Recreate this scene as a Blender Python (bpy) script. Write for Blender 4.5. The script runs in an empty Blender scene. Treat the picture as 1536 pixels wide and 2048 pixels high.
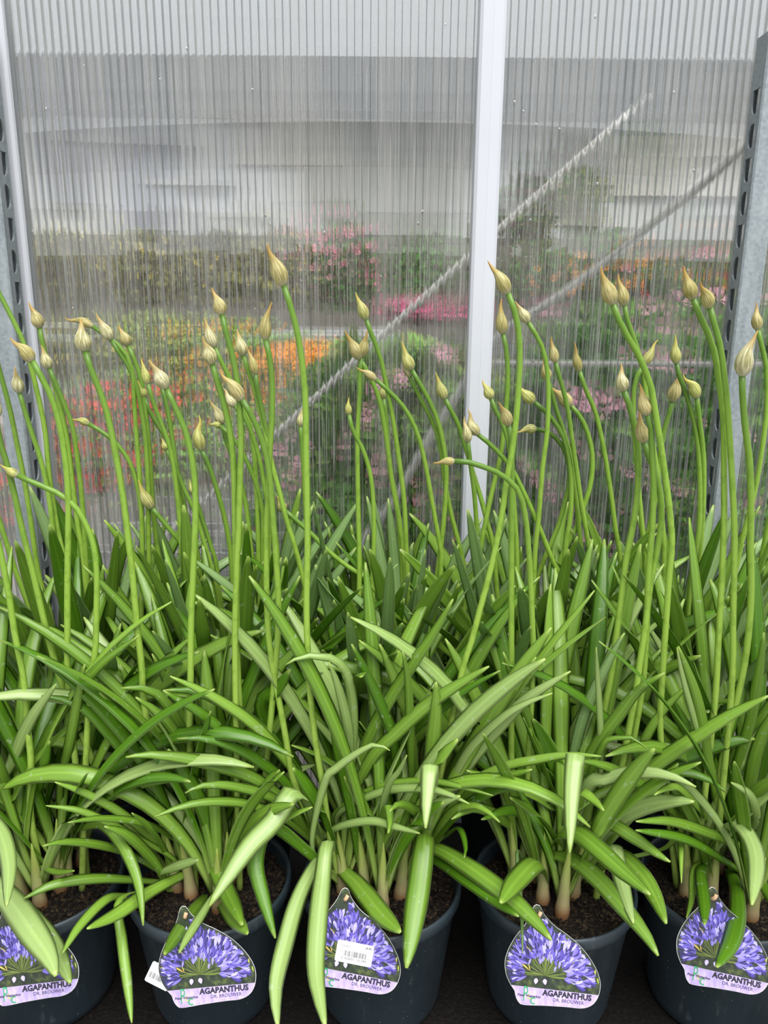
import bpy, bmesh, math, random
from mathutils import Vector, Matrix

# ------------------------------------------------------------------ camera
SC = bpy.context.scene
COL = SC.collection
FPX = 1538.0
PITCH, ROLL = math.radians(14.4), math.radians(0.55)
CAM = Vector((0, 0, 1.065))
cd = bpy.data.cameras.new('camera')
cd.sensor_fit = 'VERTICAL'; cd.sensor_height = 36; cd.lens = FPX/2048*36
cd.clip_start = .02; cd.clip_end = 200
cam = bpy.data.objects.new('camera', cd); COL.objects.link(cam)
RM = Matrix.Rotation(math.pi/2-PITCH, 3, 'X') @ Matrix.Rotation(ROLL, 3, 'Z')
cam.matrix_world = Matrix.Translation(CAM) @ RM.to_4x4()
SC.camera = cam

# ------------------------------------------------------------------ light
w = bpy.data.worlds.new('overcast_sky'); SC.world = w; w.use_nodes = True
bg = w.node_tree.nodes['Background']
bg.inputs[0].default_value = (.93, .96, 1, 1); bg.inputs[1].default_value = 0.85
sd = bpy.data.lights.new('sun', 'SUN'); sd.energy = 4.6; sd.angle = math.radians(50); sd.color = (1, .985, .95)
sun = bpy.data.objects.new('sun', sd); COL.objects.link(sun)
sun.rotation_euler = (math.radians(26), math.radians(10), 0)
SC.view_settings.view_transform = 'Standard'; SC.view_settings.look = 'None'
SC.view_settings.gamma = 1; SC.view_settings.use_curve_mapping = False
SC.view_settings.exposure = 0.12
SC.cycles.max_bounces = 9; SC.cycles.diffuse_bounces = 3; SC.cycles.glossy_bounces = 3; SC.cycles.transmission_bounces = 8
SC.cycles.transparent_max_bounces = 10; SC.cycles.caustics_refractive = False; SC.cycles.caustics_reflective = False
SC.cycles.adaptive_threshold = .02

# ------------------------------------------------------------------ helpers
def ray(px, py):
    d = RM @ Vector(((px-768)/FPX, -(py-1024)/FPX, -1)); return d
def at_y(px, py, Y):
    d = ray(px, py); return CAM + d*((Y-CAM.y)/d.y)
def at_z(px, py, Z):
    d = ray(px, py); return CAM + d*((Z-CAM.z)/d.z)
def at_plane(px, py, p, n):
    d = ray(px, py); return CAM + d*((p-CAM).dot(n)/d.dot(n))
def depth(p):
    return -(RM.transposed() @ (p-CAM)).z
def to_px(p):
    c = RM.transposed() @ (p-CAM); return 768+FPX*c.x/-c.z, 1024-FPX*c.y/-c.z

def link(name, me, mat=None, parent=None):
    o = bpy.data.objects.new(name, me); COL.objects.link(o)
    if mat and not me.materials: me.materials.append(mat)
    if parent: o.parent = parent
    return o
def empty(name, loc=(0, 0, 0)):
    o = bpy.data.objects.new(name, None); COL.objects.link(o); o.location = loc; o.empty_display_size = .05
    return o
def tag(o, label=None, cat=None, group=None, kind=None):
    if label: o['label'] = label
    if cat: o['category'] = cat
    if group: o['group'] = group
    if kind: o['kind'] = kind
    return o
def pydata(name, vs, fs, mat=None, smooth=True, uv=None, off=None):
    me = bpy.data.meshes.new(name)
    if off is not None: vs = [Vector(v)-off for v in vs]
    me.from_pydata([tuple(v) for v in vs], [], fs)
    if uv:
        l = me.uv_layers.new(name='UVMap')
        for i, lp in enumerate(me.loops): l.data[i].uv = uv[lp.vertex_index]
    if smooth: me.shade_smooth()
    if mat: me.materials.append(mat)
    return me
def catmull(pts, n):
    """n+1 samples evenly spread over the polyline's length, smoothed"""
    P = [Vector(p) for p in pts]
    if len(P) == 2: P = [P[0], (P[0]+P[1])/2, P[1]]
    Q = [2*P[0]-P[1]]+P+[2*P[-1]-P[-2]]
    fine = []
    for i in range(1, len(Q)-2):
        for k in range(8):
            t = k/8; a, b, c, d = Q[i-1], Q[i], Q[i+1], Q[i+2]
            fine.append(.5*((2*b)+(c-a)*t+(2*a-5*b+4*c-d)*t*t+(3*b-a-3*c+d)*t**3))
    fine.append(P[-1])
    L = [0]
    for i in range(1, len(fine)): L.append(L[-1]+(fine[i]-fine[i-1]).length)
    return fine, L
def sample(fine, L, t):
    s = t*L[-1]
    lo, hi = 0, len(L)-1
    while hi-lo > 1:
        m = (lo+hi)//2
        if L[m] <= s: lo = m
        else: hi = m
    f = (s-L[lo])/max(1e-9, L[hi]-L[lo])
    return fine[lo].lerp(fine[hi], min(1, max(0, f)))
def box_bm(bm, c, s, rot=None):
    m = Matrix.Translation(c)
    if rot is not None: m = m @ rot.to_4x4()
    m = m @ Matrix.Diagonal((s[0], s[1], s[2], 1))
    return bmesh.ops.create_cube(bm, size=1, matrix=m)['verts']
def bm_mesh(name, bm, mat=None, bevel=0, smooth=False):
    if bevel:
        bmesh.ops.bevel(bm, geom=bm.edges[:], offset=bevel, segments=2, affect='EDGES', profile=.5)
    me = bpy.data.meshes.new(name); bm.to_mesh(me); bm.free()
    if smooth: me.shade_smooth()
    if mat: me.materials.append(mat)
    return me
def box(name, c, s, mat, parent=None, bevel=0):
    bm = bmesh.new(); box_bm(bm, Vector(c), s)
    return link(name, bm_mesh(name, bm, mat, bevel), None, parent)
def tube_mesh(name, pts, rads, mat, seg=8, n=24, off=None, cap=True):
    fine, L = catmull(pts, n)
    vs, fs, uv = [], [], []
    prev = None
    for i in range(n+1):
        t = i/n; p = sample(fine, L, t)
        T = (sample(fine, L, min(1, t+.02))-sample(fine, L, max(0, t-.02))).normalized()
        a = Vector((0, 1, 0)) if prev is None else prev
        N = (a-T*a.dot(T))
        if N.length < 1e-4: N = Vector((1, 0, 0))
        N.normalize(); prev = N; B = T.cross(N)
        r = rads(t) if callable(rads) else rads
        for k in range(seg):
            q = 2*math.pi*k/seg
            vs.append(p+(N*math.cos(q)+B*math.sin(q))*r); uv.append((t, k/seg))
    for i in range(n):
        for k in range(seg):
            k2 = (k+1) % seg
            fs.append((i*seg+k, i*seg+k2, (i+1)*seg+k2, (i+1)*seg+k))
    if cap:
        fs.append(tuple(range(seg-1, -1, -1))); fs.append(tuple(range(n*seg, n*seg+seg)))
    return pydata(name, vs, fs, mat, True, uv, off)
def lathe_mesh(name, prof, mat, seg=40, smooth=True):
    vs, fs = [], []
    for r, z in prof:
        for k in range(seg):
            a = 2*math.pi*k/seg; vs.append((r*math.cos(a), r*math.sin(a), z))
    for i in range(len(prof)-1):
        for k in range(seg):
            k2 = (k+1) % seg
            fs.append((i*seg+k, i*seg+k2, (i+1)*seg+k2, (i+1)*seg+k))
    return pydata(name, vs, fs, mat, smooth)

# ------------------------------------------------------------------ materials
class M:
    def __init__(s, name):
        s.m = bpy.data.materials.new(name); s.m.use_nodes = True
        s.nt = s.m.node_tree; s.nt.nodes.clear()
        s.out = s.n('ShaderNodeOutputMaterial')
    def n(s, t, **k):
        x = s.nt.nodes.new(t)
        for a, b in k.items(): setattr(x, a, b)
        return x
    def l(s, a, b): s.nt.links.new(a, b)
    def put(s, sock, v):
        if isinstance(v, bpy.types.NodeSocket): s.l(v, sock)
        elif isinstance(v, (tuple, list)) and len(v) == 3 and sock.type == 'RGBA': sock.default_value = (*v, 1)
        else: sock.default_value = v
    def math(s, op, a, b=0.0, c=None):
        x = s.n('ShaderNodeMath', operation=op); s.put(x.inputs[0], a); s.put(x.inputs[1], b)
        if c is not None: s.put(x.inputs[2], c)
        return x.outputs[0]
    def mix(s, f, a, b, mode='MIX'):
        x = s.n('ShaderNodeMix', data_type='RGBA', blend_type=mode)
        s.put(x.inputs[0], f); s.put(x.inputs[6], a); s.put(x.inputs[7], b); return x.outputs[2]
    def ramp(s, f, stops):
        x = s.n('ShaderNodeValToRGB'); s.put(x.inputs[0], f); e = x.color_ramp.elements
        while len(e) < len(stops): e.new(.5)
        for i, (p, c) in enumerate(stops): e[i].position = p; e[i].color = (*c, 1) if len(c) == 3 else c
        return x.outputs[0]
    def noise(s, vec, scale, detail=2, rough=.5):
        x = s.n('ShaderNodeTexNoise'); s.put(x.inputs['Scale'], scale); x.inputs['Detail'].default_value = detail
        x.inputs['Roughness'].default_value = rough
        if vec is not None: s.l(vec, x.inputs['Vector'])
        return x.outputs[0]
    def coord(s, which='Object'): return s.n('ShaderNodeTexCoord').outputs[which]
    def mapping(s, vec, scale):
        x = s.n('ShaderNodeMapping'); s.l(vec, x.inputs[0]); x.inputs['Scale'].default_value = scale; return x.outputs[0]
    def bump(s, h, strength=.3, dist=.002):
        x = s.n('ShaderNodeBump'); s.put(x.inputs['Height'], h); x.inputs['Strength'].default_value = strength
        x.inputs['Distance'].default_value = dist; return x.outputs[0]
    def bsdf(s, col, rough=.5, spec=.5, metal=0, normal=None, **k):
        x = s.n('ShaderNodeBsdfPrincipled'); s.put(x.inputs['Base Color'], col); s.put(x.inputs['Roughness'], rough)
        s.put(x.inputs['Specular IOR Level'], spec); s.put(x.inputs['Metallic'], metal)
        if normal: s.l(normal, x.inputs['Normal'])
        return x.outputs[0]
    def done(s, sh): s.l(sh, s.out.inputs[0]); return s.m
    def mixsh(s, f, a, b):
        x = s.n('ShaderNodeMixShader'); s.put(x.inputs[0], f); s.l(a, x.inputs[1]); s.l(b, x.inputs[2]); return x.outputs[0]

def simple(name, col, rough=.5, var=.12, scale=20, metal=0, spec=.5, bump=0):
    m = M(name); c = m.coord(); nz = m.noise(c, scale, 4)
    cc = m.mix(nz, tuple(x*(1-var) for x in col), tuple(min(1, x*(1+var)) for x in col))
    nb = m.bump(m.noise(c, scale*6, 3), bump, .002) if bump else None
    return m.done(m.bsdf(cc, rough, spec, metal, nb))

def leaf_material(name, dark, light, pale_tip=(.42, .55, .12), transl=.3):
    m = M(name)
    uvs = m.n('ShaderNodeSeparateXYZ'); m.l(m.n('ShaderNodeUVMap').outputs[0], uvs.inputs[0])
    u, v = uvs.outputs[0], uvs.outputs[1]
    info = m.n('ShaderNodeObjectInfo').outputs['Random']
    c = m.coord()
    base = m.mix(info, dark, light)
    # fine lengthwise veins
    comb = m.n('ShaderNodeCombineXYZ'); m.l(m.math('MULTIPLY', u, 2.0), comb.inputs[0]); m.l(m.math('MULTIPLY', v, 26), comb.inputs[1]); m.l(m.math('MULTIPLY', info, 40), comb.inputs[2])
    vein = m.noise(comb.outputs[0], 1.0, 2)
    base = m.mix(m.math('MULTIPLY', m.math('SUBTRACT', vein, .3), .7), base, tuple(min(1, x*1.5) for x in light))
    # paler midrib and margins
    dv = m.math('ABSOLUTE', m.math('SUBTRACT', v, .5))
    rib = m.math('MULTIPLY', m.math('SUBTRACT', 1.0, m.math('MULTIPLY', dv, 9), ), .28)
    rib = m.math('MAXIMUM', rib, 0.0)
    base = m.mix(rib, base, tuple(min(1, x*1.7) for x in light))
    edge = m.math('MULTIPLY', m.math('GREATER_THAN', dv, .455), .55)
    base = m.mix(edge, base, (.42, .56, .2))
    # pale sheath at the base, yellowish tip
    base = m.mix(m.ramp(u, [(0, (1, 1, 1)), (.22, (0, 0, 0))]), base, (.40, .52, .13))
    base = m.mix(m.ramp(u, [(.955, (0, 0, 0)), (1, (1, 1, 1))]), base, pale_tip)
    # dried water marks
    wm = m.math('MULTIPLY', m.math('GREATER_THAN', m.noise(c, 75, 3, .65), .66), .38)
    base = m.mix(wm, base, (.48, .58, .40))
    drops = m.n('ShaderNodeTexVoronoi'); drops.inputs['Scale'].default_value = 210; m.l(c, drops.inputs['Vector'])
    hgt = m.math('MULTIPLY', m.math('LESS_THAN', drops.outputs['Distance'], .2), m.math('GREATER_THAN', m.noise(c, 40, 2), .56))
    nb = m.bump(m.math('ADD', m.math('MULTIPLY', vein, .35), hgt), .22, .0009)
    p = m.bsdf(base, .31, .6, 0, nb)
    tr = m.n('ShaderNodeBsdfTranslucent'); m.put(tr.inputs[0], m.mix(.5, base, (.30, .52, .03)))
    return m.done(m.mixsh(transl, p, tr.outputs[0]))

LEAF = leaf_material('leaf_green', (.115, .24, .017), (.24, .415, .052))
LEAF_PALE = leaf_material('leaf_pale_green', (.25, .385, .09), (.35, .485, .16), transl=.26)
LEAF_DARK = leaf_material('leaf_deep_green', (.062, .17, .007), (.115, .27, .014))
LEAF_GREY = leaf_material('leaf_grey_green', (.16, .29, .075), (.28, .43, .16))

def stalk_material():
    m = M('stalk_green')
    uvs = m.n('ShaderNodeSeparateXYZ'); m.l(m.n('ShaderNodeUVMap').outputs[0], uvs.inputs[0])
    info = m.n('ShaderNodeObjectInfo').outputs['Random']; c = m.coord()
    a = m.ramp(uvs.outputs[0], [(0, (.33, .46, .085)), (.35, (.31, .48, .07)), (.72, (.25, .42, .05)), (1, (.085, .19, .022))])
    b = m.ramp(uvs.outputs[0], [(0, (.36, .50, .10)), (.5, (.33, .52, .07)), (.85, (.26, .46, .05)), (1, (.14, .28, .03))])
    col = m.mix(info, a, b)
    col = m.mix(m.math('MULTIPLY', m.math('GREATER_THAN', m.noise(m.mapping(c, (1, 1, .5)), 95, 3), .56), .33), col, (.13, .26, .02))
    d = m.n('ShaderNodeTexVoronoi'); d.inputs['Scale'].default_value = 260; m.l(c, d.inputs['Vector'])
    nb = m.bump(m.math('MULTIPLY', m.math('LESS_THAN', d.outputs['Distance'], .22), m.math('GREATER_THAN', m.noise(c, 50, 2), .52)), .5, .0012)
    p = m.bsdf(col, .36, .5, 0, nb)
    tr = m.n('ShaderNodeBsdfTranslucent'); m.put(tr.inputs[0], col)
    return m.done(m.mixsh(.12, p, tr.outputs[0]))
STALK = stalk_material()

def bud_material(name, body, body2, tip):
    m = M(name)
    uvs = m.n('ShaderNodeSeparateXYZ'); m.l(m.n('ShaderNodeUVMap').outputs[0], uvs.inputs[0])
    info = m.n('ShaderNodeObjectInfo').outputs['Random']
    comb = m.n('ShaderNodeCombineXYZ'); m.l(m.math('MULTIPLY', uvs.outputs[0], 3), comb.inputs[0]); m.l(m.math('MULTIPLY', uvs.outputs[1], 34), comb.inputs[1]); m.l(m.math('MULTIPLY', info, 30), comb.inputs[2])
    st = m.noise(comb.outputs[0], 1, 2)
    col = m.mix(info, body, body2)
    col = m.mix(m.ramp(st, [(.42, (0, 0, 0)), (.6, (.75, .75, .75))]), col, (.20, .19, .035))
    col = m.mix(m.ramp(uvs.outputs[0], [(.0, (.8, .8, .8)), (.16, (0, 0, 0))]), col, (.50, .48, .36))
    col = m.mix(m.ramp(uvs.outputs[0], [(.55, (0, 0, 0)), (.9, (.9, .9, .9))]), col, tip)
    nb = m.bump(st, .35, .001)
    p = m.bsdf(col, .45, .4, 0, nb)
    tr = m.n('ShaderNodeBsdfTranslucent'); m.put(tr.inputs[0], col)
    return m.done(m.mixsh(.12, p, tr.outputs[0]))
BUDS = [bud_material('bud_tan', (.58, .50, .24), (.50, .43, .17), (.50, .28, .06)),
        bud_material('bud_cream', (.70, .66, .42), (.64, .59, .32), (.55, .36, .10)),
        bud_material('bud_yellow_green', (.52, .55, .16), (.56, .55, .22), (.60, .46, .09))]

POT = None
def pot_material():
    m = M('slate_plastic'); c = m.coord()
    col = m.mix(m.noise(c, 9, 4), (.014, .023, .031), (.024, .037, .047))
    sc = m.noise(m.mapping(c, (1, 1, .25)), 60, 6, .7)
    col = m.mix(m.ramp(sc, [(.62, (0, 0, 0)), (.74, (.35, .35, .35))]), col, (.13, .15, .16))
    sp = m.n('ShaderNodeTexVoronoi'); sp.inputs['Scale'].default_value = 75; m.l(c, sp.inputs['Vector'])
    col = m.mix(m.math('MULTIPLY', m.math('LESS_THAN', sp.outputs['Distance'], .07), .6), col, (.28, .26, .22))
    return m.done(m.bsdf(col, m.ramp(sc, [(.3, (.34, .34, .34)), (.7, (.55, .55, .55))]), .5, 0, m.bump(sc, .08, .001)))
POT = pot_material()
def soil_material():
    m = M('peat_soil'); c = m.coord()
    n1 = m.noise(c, 150, 6, .75); n2 = m.noise(c, 420, 3)
    col = m.ramp(n1, [(.38, (.003, .002, .0015)), (.5, (.016, .010, .007)), (.57, (.075, .048, .026)), (.66, (.26, .18, .10))])
    return m.done(m.bsdf(col, .75, .3, 0, m.bump(m.math('ADD', n1, m.math('MULTIPLY', n2, .4)), 1.0, .014)))
SOIL = soil_material()
def sheath_material():
    m = M('sheath'); uvs = m.n('ShaderNodeSeparateXYZ'); m.l(m.n('ShaderNodeUVMap').outputs[0], uvs.inputs[0])
    col = m.ramp(uvs.outputs[0], [(0, (.07, .025, .010)), (.13, (.30, .15, .07)), (.24, (.50, .42, .22)), (.42, (.46, .50, .20)), (.7, (.36, .48, .11)), (1, (.24, .38, .05))])
    col = m.mix(m.math('MULTIPLY', m.noise(m.mapping(m.coord(), (1, 1, .15)), 220, 3), .5), col, (.22, .13, .05))
    return m.done(m.bsdf(col, .5, .4))
SHEATH = sheath_material()

WHITE = simple('white_profile', (.60, .62, .67), .32, .04, 6)
GALV = None
def galv_material():
    m = M('galvanised_steel'); c = m.coord()
    n = m.noise(m.mapping(c, (1, 1, .12)), 60, 5, .6); v = m.n('ShaderNodeTexVoronoi'); v.inputs['Scale'].default_value = 190; m.l(c, v.inputs['Vector'])
    col = m.mix(n, (.16, .185, .20), (.40, .45, .475))
    bw = m.n('ShaderNodeRGBToBW'); m.l(v.outputs['Color'], bw.inputs[0])
    col = m.mix(m.math('MULTIPLY', bw.outputs[0], .3), col, (.60, .66, .68))
    return m.done(m.bsdf(col, m.ramp(n, [(.3, (.38, .38, .38)), (.7, (.62, .62, .62))]), .5, .55, m.bump(n, .1, .001)))
GALV = galv_material()

def pc_material(name, haze, amp):
    """clear fluted polycarbonate: sideways-bending refraction plus milky streaks"""
    m = M(name); c = m.coord(); xyz = m.n('ShaderNodeSeparateXYZ'); m.l(c, xyz.inputs[0]); x = xyz.outputs[0]
    comb = m.n('ShaderNodeCombineXYZ'); m.l(x, comb.inputs[0]); m.l(m.math('MULTIPLY', xyz.outputs[2], .012), comb.inputs[2])
    n1 = m.noise(comb.outputs[0], 160, 2, .6); n2 = m.noise(comb.outputs[0], 34, 2); n3 = m.noise(comb.outputs[0], 520, 1)
    s = m.math('SINE', m.math('MULTIPLY', x, 2*math.pi/.0138))
    t = m.math('ADD', m.math('MULTIPLY', s, amp), m.math('MULTIPLY', m.math('SUBTRACT', n1, .5), amp*3.2))
    g = m.n('ShaderNodeNewGeometry')
    t = m.math('MULTIPLY', t, m.math('SUBTRACT', 1.0, g.outputs['Backfacing']))
    add = m.n('ShaderNodeCombineXYZ'); m.l(t, add.inputs[0])
    va = m.n('ShaderNodeVectorMath', operation='ADD'); m.l(g.outputs['Normal'], va.inputs[0]); m.l(add.outputs[0], va.inputs[1])
    vn = m.n('ShaderNodeVectorMath', operation='NORMALIZE'); m.l(va.outputs[0], vn.inputs[0])
    gl = m.n('ShaderNodeBsdfGlass'); gl.inputs['Color'].default_value = (.95, .96, .96, 1); gl.inputs['Roughness'].default_value = .02
    gl.inputs['IOR'].default_value = 1.35; m.l(vn.outputs[0], gl.inputs['Normal'])
    df = m.n('ShaderNodeBsdfTranslucent'); df.inputs[0].default_value = (.92, .90, .87, 1)
    d2 = m.n('ShaderNodeBsdfDiffuse'); d2.inputs[0].default_value = (.88, .865, .84, 1)
    milky = m.mixsh(.5, df.outputs[0], d2.outputs[0])
    f = m.math('MULTIPLY', m.math('ADD', m.ramp(n2, [(.38, (.02,)*3), (.66, (1.1,)*3)]), m.ramp(n3, [(.53, (0,)*3), (.64, (2.3,)*3)])), haze)
    cl = m.n('ShaderNodeBsdfTransparent'); cl.inputs[0].default_value = (.96, .965, .96, 1)
    return m.done(m.mixsh(f, m.mixsh(.45, gl.outputs[0], cl.outputs[0]), milky))
PC = pc_material('fluted_polycarbonate', .078, .070)
def rib_material():
    m = M('polycarbonate_rib')
    tr = m.n('ShaderNodeBsdfTransparent'); tr.inputs[0].default_value = (.88, .90, .90, 1)
    info = m.n('ShaderNodeObjectInfo').outputs['Random']
    d = m.bsdf(m.mix(info, (.36, .35, .33), (.97, .96, .94)), .25, .6)
    return m.done(m.mixsh(m.math('ADD', .28, m.math('MULTIPLY', info, .25)), tr.outputs[0], d))
RIB = rib_material()
PRINTBLACK = simple('black_ink', (.02, .02, .03), .4, .05)

# ------------------------------------------------------------------ setting
FY, BY = 1.02, 1.29           # rows of pots
WALL_Y = 1.50
GROUND = -.22
floor = link('floor', pydata('floor', [(-14, -4, GROUND), (14, -4, GROUND), (14, 14, GROUND), (-14, 14, GROUND)], [(0, 1, 2, 3)],
             simple('wet_concrete', (.30, .285, .265), .55, .2, 3, bump=.2), False))
tag(floor, kind='structure')

pxr = lambda px, py: at_y(px, py, WALL_Y)
XC0, XC1 = pxr(937, 628).x, pxr(988, 628).x          # centre profile
XL1 = pxr(70, 628).x; XL0 = XL1-(XC1-XC0)            # left profile
def profile(name, x0, x1, label):
    bm = bmesh.new()
    # shallow cap with two stepped flanges
    w_ = x1-x0
    prof = [(x0, .0), (x0+.0015, -.005), (x0+w_*.14, -.009), (x0+w_*.5-.001, -.0098), (x0+w_*.5, -.0093), (x0+w_*.5+.001, -.0098), (x1-w_*.14, -.009), (x1-.0015, -.005), (x1, 0), (x1, .024), (x0, .024)]
    lo = [bm.verts.new((x, WALL_Y+y-.001, GROUND)) for x, y in prof]; hi = [bm.verts.new((x, WALL_Y+y-.001, 2.35)) for x, y in prof]
    n = len(prof)
    for i in range(n): bm.faces.new((lo[i], lo[(i+1) % n], hi[(i+1) % n], hi[i]))
    bm.faces.new(lo[::-1]); bm.faces.new(hi)
    o = link(name, bm_mesh(name, bm, WHITE)); tag(o, label, None, None, 'structure'); return o
profile('trim_1', XL0, XL1, 'white vertical cover strip at the left edge of the clear panel')
profile('trim_2', XC0, XC1, 'white vertical cover strip down the middle of the clear wall')
profile('trim_3', XC0+(XC0-XL0), XC1+(XC0-XL0), 'white vertical cover strip beyond the right trolley post')

wall = empty('wall_back', (0, WALL_Y, GROUND)); tag(wall, 'clear fluted polycarbonate greenhouse wall streaked with vertical ribs', kind='structure')
RIBW = .0138
rib_me = None
HH = 2.35-GROUND
def rib_mesh():
    bm = bmesh.new(); box_bm(bm, Vector((0, 0, HH/2)), (.0016, .0075, HH)); return bm_mesh('rib', bm, RIB)
rib_me = rib_mesh()
drop_m = M('water'); _g = drop_m.n('ShaderNodeBsdfGlass'); _g.inputs['IOR'].default_value = 1.33; _g.inputs['Roughness'].default_value = 0; WATER = drop_m.done(_g.outputs[0])
rd = random.Random(5)
for (a, b) in ((XL0-.87, XL0), (XL1, XC0), (XC1, XC0+(XC0-XL0))):
    bm = bmesh.new(); box_bm(bm, Vector((0, .0010, HH/2)), (b-a-.001, .0020, HH))
    sh = link('sheet', bm_mesh('sheet', bm, PC), None, wall); sh.location = ((a+b)/2, 0, 0)
    n = int((b-a)/RIBW)
    for i in range(n):
        x = -(b-a)/2+(i+.5)*(b-a)/n
        r = link('rib', rib_me, None, sh); r.location = (x+rd.uniform(-.0006, .0006), .0064, 0)
    vs, fs = [], []
    for k in range(70):     # rain drops sticking to the sheet
        cx, cz, rr = rd.uniform(-(b-a)/2+.01, (b-a)/2-.01), rd.uniform(.5, HH-.1), rd.uniform(.0009, .0026)
        b0 = len(vs)
        for i in range(4):
            ph = i/3*math.pi/2*.98
            for j in range(8):
                th = 2*math.pi*j/8
                vs.append((cx+rr*math.cos(ph)*math.cos(th), -.0002-rr*.7*math.sin(ph), cz+rr*1.35*math.cos(ph)*math.sin(th)))
        for i in range(3):
            for j in range(8):
                j2 = (j+1) % 8; fs.append((b0+i*8+j, b0+(i+1)*8+j, b0+(i+1)*8+j2, b0+i*8+j2))
    dr = link('rain_drops', pydata('rain_drops', vs, fs, WATER), None, sh); tag(dr, kind='stuff')

# ------------------------------------------------------------------ things behind the clear wall
def shrub(name, label, cat, c, rad, nleaf, ls, mats, flowers=0, fmat=None, fs_=.03, seed=1, group=None, pot=True, fpos=None, ground=GROUND):
    r = random.Random(seed)
    if ground > GROUND: c = Vector((c[0], c[1], max(c[2], ground+rad[2]*1.02+ls*1.35)))
    root = empty(name, (c[0], c[1], ground)); tag(root, label, cat, group)
    off = Vector((c[0], c[1], ground)); C = Vector(c)
    vs, fs = [], []
    for k in range(nleaf):
        while True:
            d = Vector((r.uniform(-1, 1), r.uniform(-1, 1), r.uniform(-1, 1)))
            if .25 < d.length < 1: break
        p = C+Vector((d.x*rad[0], d.y*rad[1], d.z*rad[2]))
        ax = Vector((r.uniform(-1, 1), r.uniform(-1, 1), r.uniform(-.4, 1))).normalized()
        sd_ = ax.orthogonal().normalized(); sd_.rotate(Matrix.Rotation(r.uniform(0, 6.28), 3, ax)); nn = ax.cross(sd_)
        l_, w_ = ls*r.uniform(.7, 1.3), ls*.36
        b = len(vs)
        vs += [p, p+ax*l_*.45+sd_*w_+nn*w_*.3, p+ax*l_, p+ax*l_*.45-sd_*w_+nn*w_*.3, p+ax*l_*.5]
        fs += [(b, b+1, b+4), (b+1, b+2, b+4), (b, b+4, b+3), (b+4, b+2, b+3)]
    me = pydata('foliage', vs, fs, None, False, None, off)
    for m_ in mats: me.materials.append(m_)
    for p in me.polygons: p.material_index = (p.index//4) % len(mats)
    tag(link('foliage', me, None, root), kind='stuff')
    base = ground+(.22 if pot else 0)
    for k in range(3):
        a = C+Vector((r.uniform(-.4, .4)*rad[0], r.uniform(-.4, .4)*rad[1], -rad[2]*.4*r.random()))
        link('stem', tube_mesh('stem', [(c[0]+.01*k, c[1], base+.004), ((c[0]+a.x)/2, c[1], (base+a.z)/2), a], .006, BARK, 6, 6, off), None, root)
    if pot:
        pm = link('pot', lathe_mesh('pot', [(.0, .002), (.085, .002), (.115, .21), (.12, .215), (.12, .235), (.110, .235), (.105, .20), (0, .2)], POT, 20), None, root)
    pts = fpos or []
    for k in range(flowers):
        q = r.uniform(0, 2*math.pi); e = r.uniform(-.5, 1)
        pts = pts+[C+Vector((rad[0]*math.cos(q)*math.cos(e), -rad[1]*abs(math.sin(q))*math.cos(e), rad[2]*math.sin(e)))]
    for p in pts:
        o = link('flower', FLOWER[fmat], None, root); o.location = Vector(p)-off
        s = fs_*r.uniform(.75, 1.25); o.scale = (s, s, s); o.rotation_euler = (r.uniform(.6, 1.5), r.uniform(-.5, .5), r.uniform(-.7, .7))
    return root
BARK = simple('bark', (.12, .09, .05), .7, .3, 60)
def flower_mesh(name, mat):
    vs, fs = [(0, 0, 0)], []
    for k in range(5):
        a = 2*math.pi*k/5
        for (r_, da, z) in ((.45, -.35, .12), (.95, -.5, .3), (1.05, 0, .38), (.95, .5, .3), (.45, .35, .12)):
            vs.append((r_*math.cos(a+da), r_*math.sin(a+da), z))
        b = 1+5*k; fs += [(0, b, b+4), (b, b+1, b+2), (b, b+2, b+4), (b+4, b+2, b+3)]
    return pydata(name, vs, fs, mat)
FLOWER = {k: flower_mesh('flower', simple('petal_'+k, c, .5, .15, 5)) for k, c in dict(pink=(.95, .22, .40), palepink=(.98, .40, .55), red=(.85, .03, .04), orange=(1.0, .30, .01), yellow=(.80, .62, .08), magenta=(.62, .07, .22)).items()}
G1 = simple('foliage_dark', (.085, .25, .030), .5, .4, 8); G2 = simple('foliage_mid', (.22, .44, .06), .5, .4, 8); G3 = simple('foliage_olive', (.30, .31, .10), .5, .35, 8)
G4 = simple('foliage_brown', (.17, .13, .08), .6, .3, 8); G5 = simple('foliage_wine', (.14, .03, .045), .5, .3, 8); G6 = simple('foliage_bright', (.32, .45, .11), .5, .3, 8)
GREYW = simple('grey_cladding', (.70, .71, .72), .6, .08, 1.5); CREAM = simple('cream_board', (.86, .82, .76), .6, .05, 2); DARKB = simple('dark_beam', (.04, .042, .044), .5, .2, 3)
MIDB = simple('mid_beam', (.10, .104, .108), .5, .15, 3); LILAC = simple('lilac_grey', (.42, .43, .50), .6, .1, 2); BEIGE = simple('beige_board', (.62, .58, .52), .6, .08, 2)
TUBEW = simple('white_tube', (.92, .89, .84), .35, .06, 20); PLASTW = simple('white_plastic', (.55, .55, .55), .4, .06, 20)

def rect_px(name, x0, y0, x1, y1, Y, th, mat, parent=None, off=Vector((0, 0, 0))):
    a, b = at_y((x0+x1)/2, y0, Y), at_y((x0+x1)/2, y1, Y)
    xa, xb = at_y(x0, (y0+y1)/2, Y).x, at_y(x1, (y0+y1)/2, Y).x
    bm = bmesh.new(); box_bm(bm, Vector(((xa+xb)/2, Y+th/2, (a.z+b.z)/2))-off, (xb-xa, th, a.z-b.z))
    return link(name, bm_mesh(name, bm, mat), None, parent)
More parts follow.
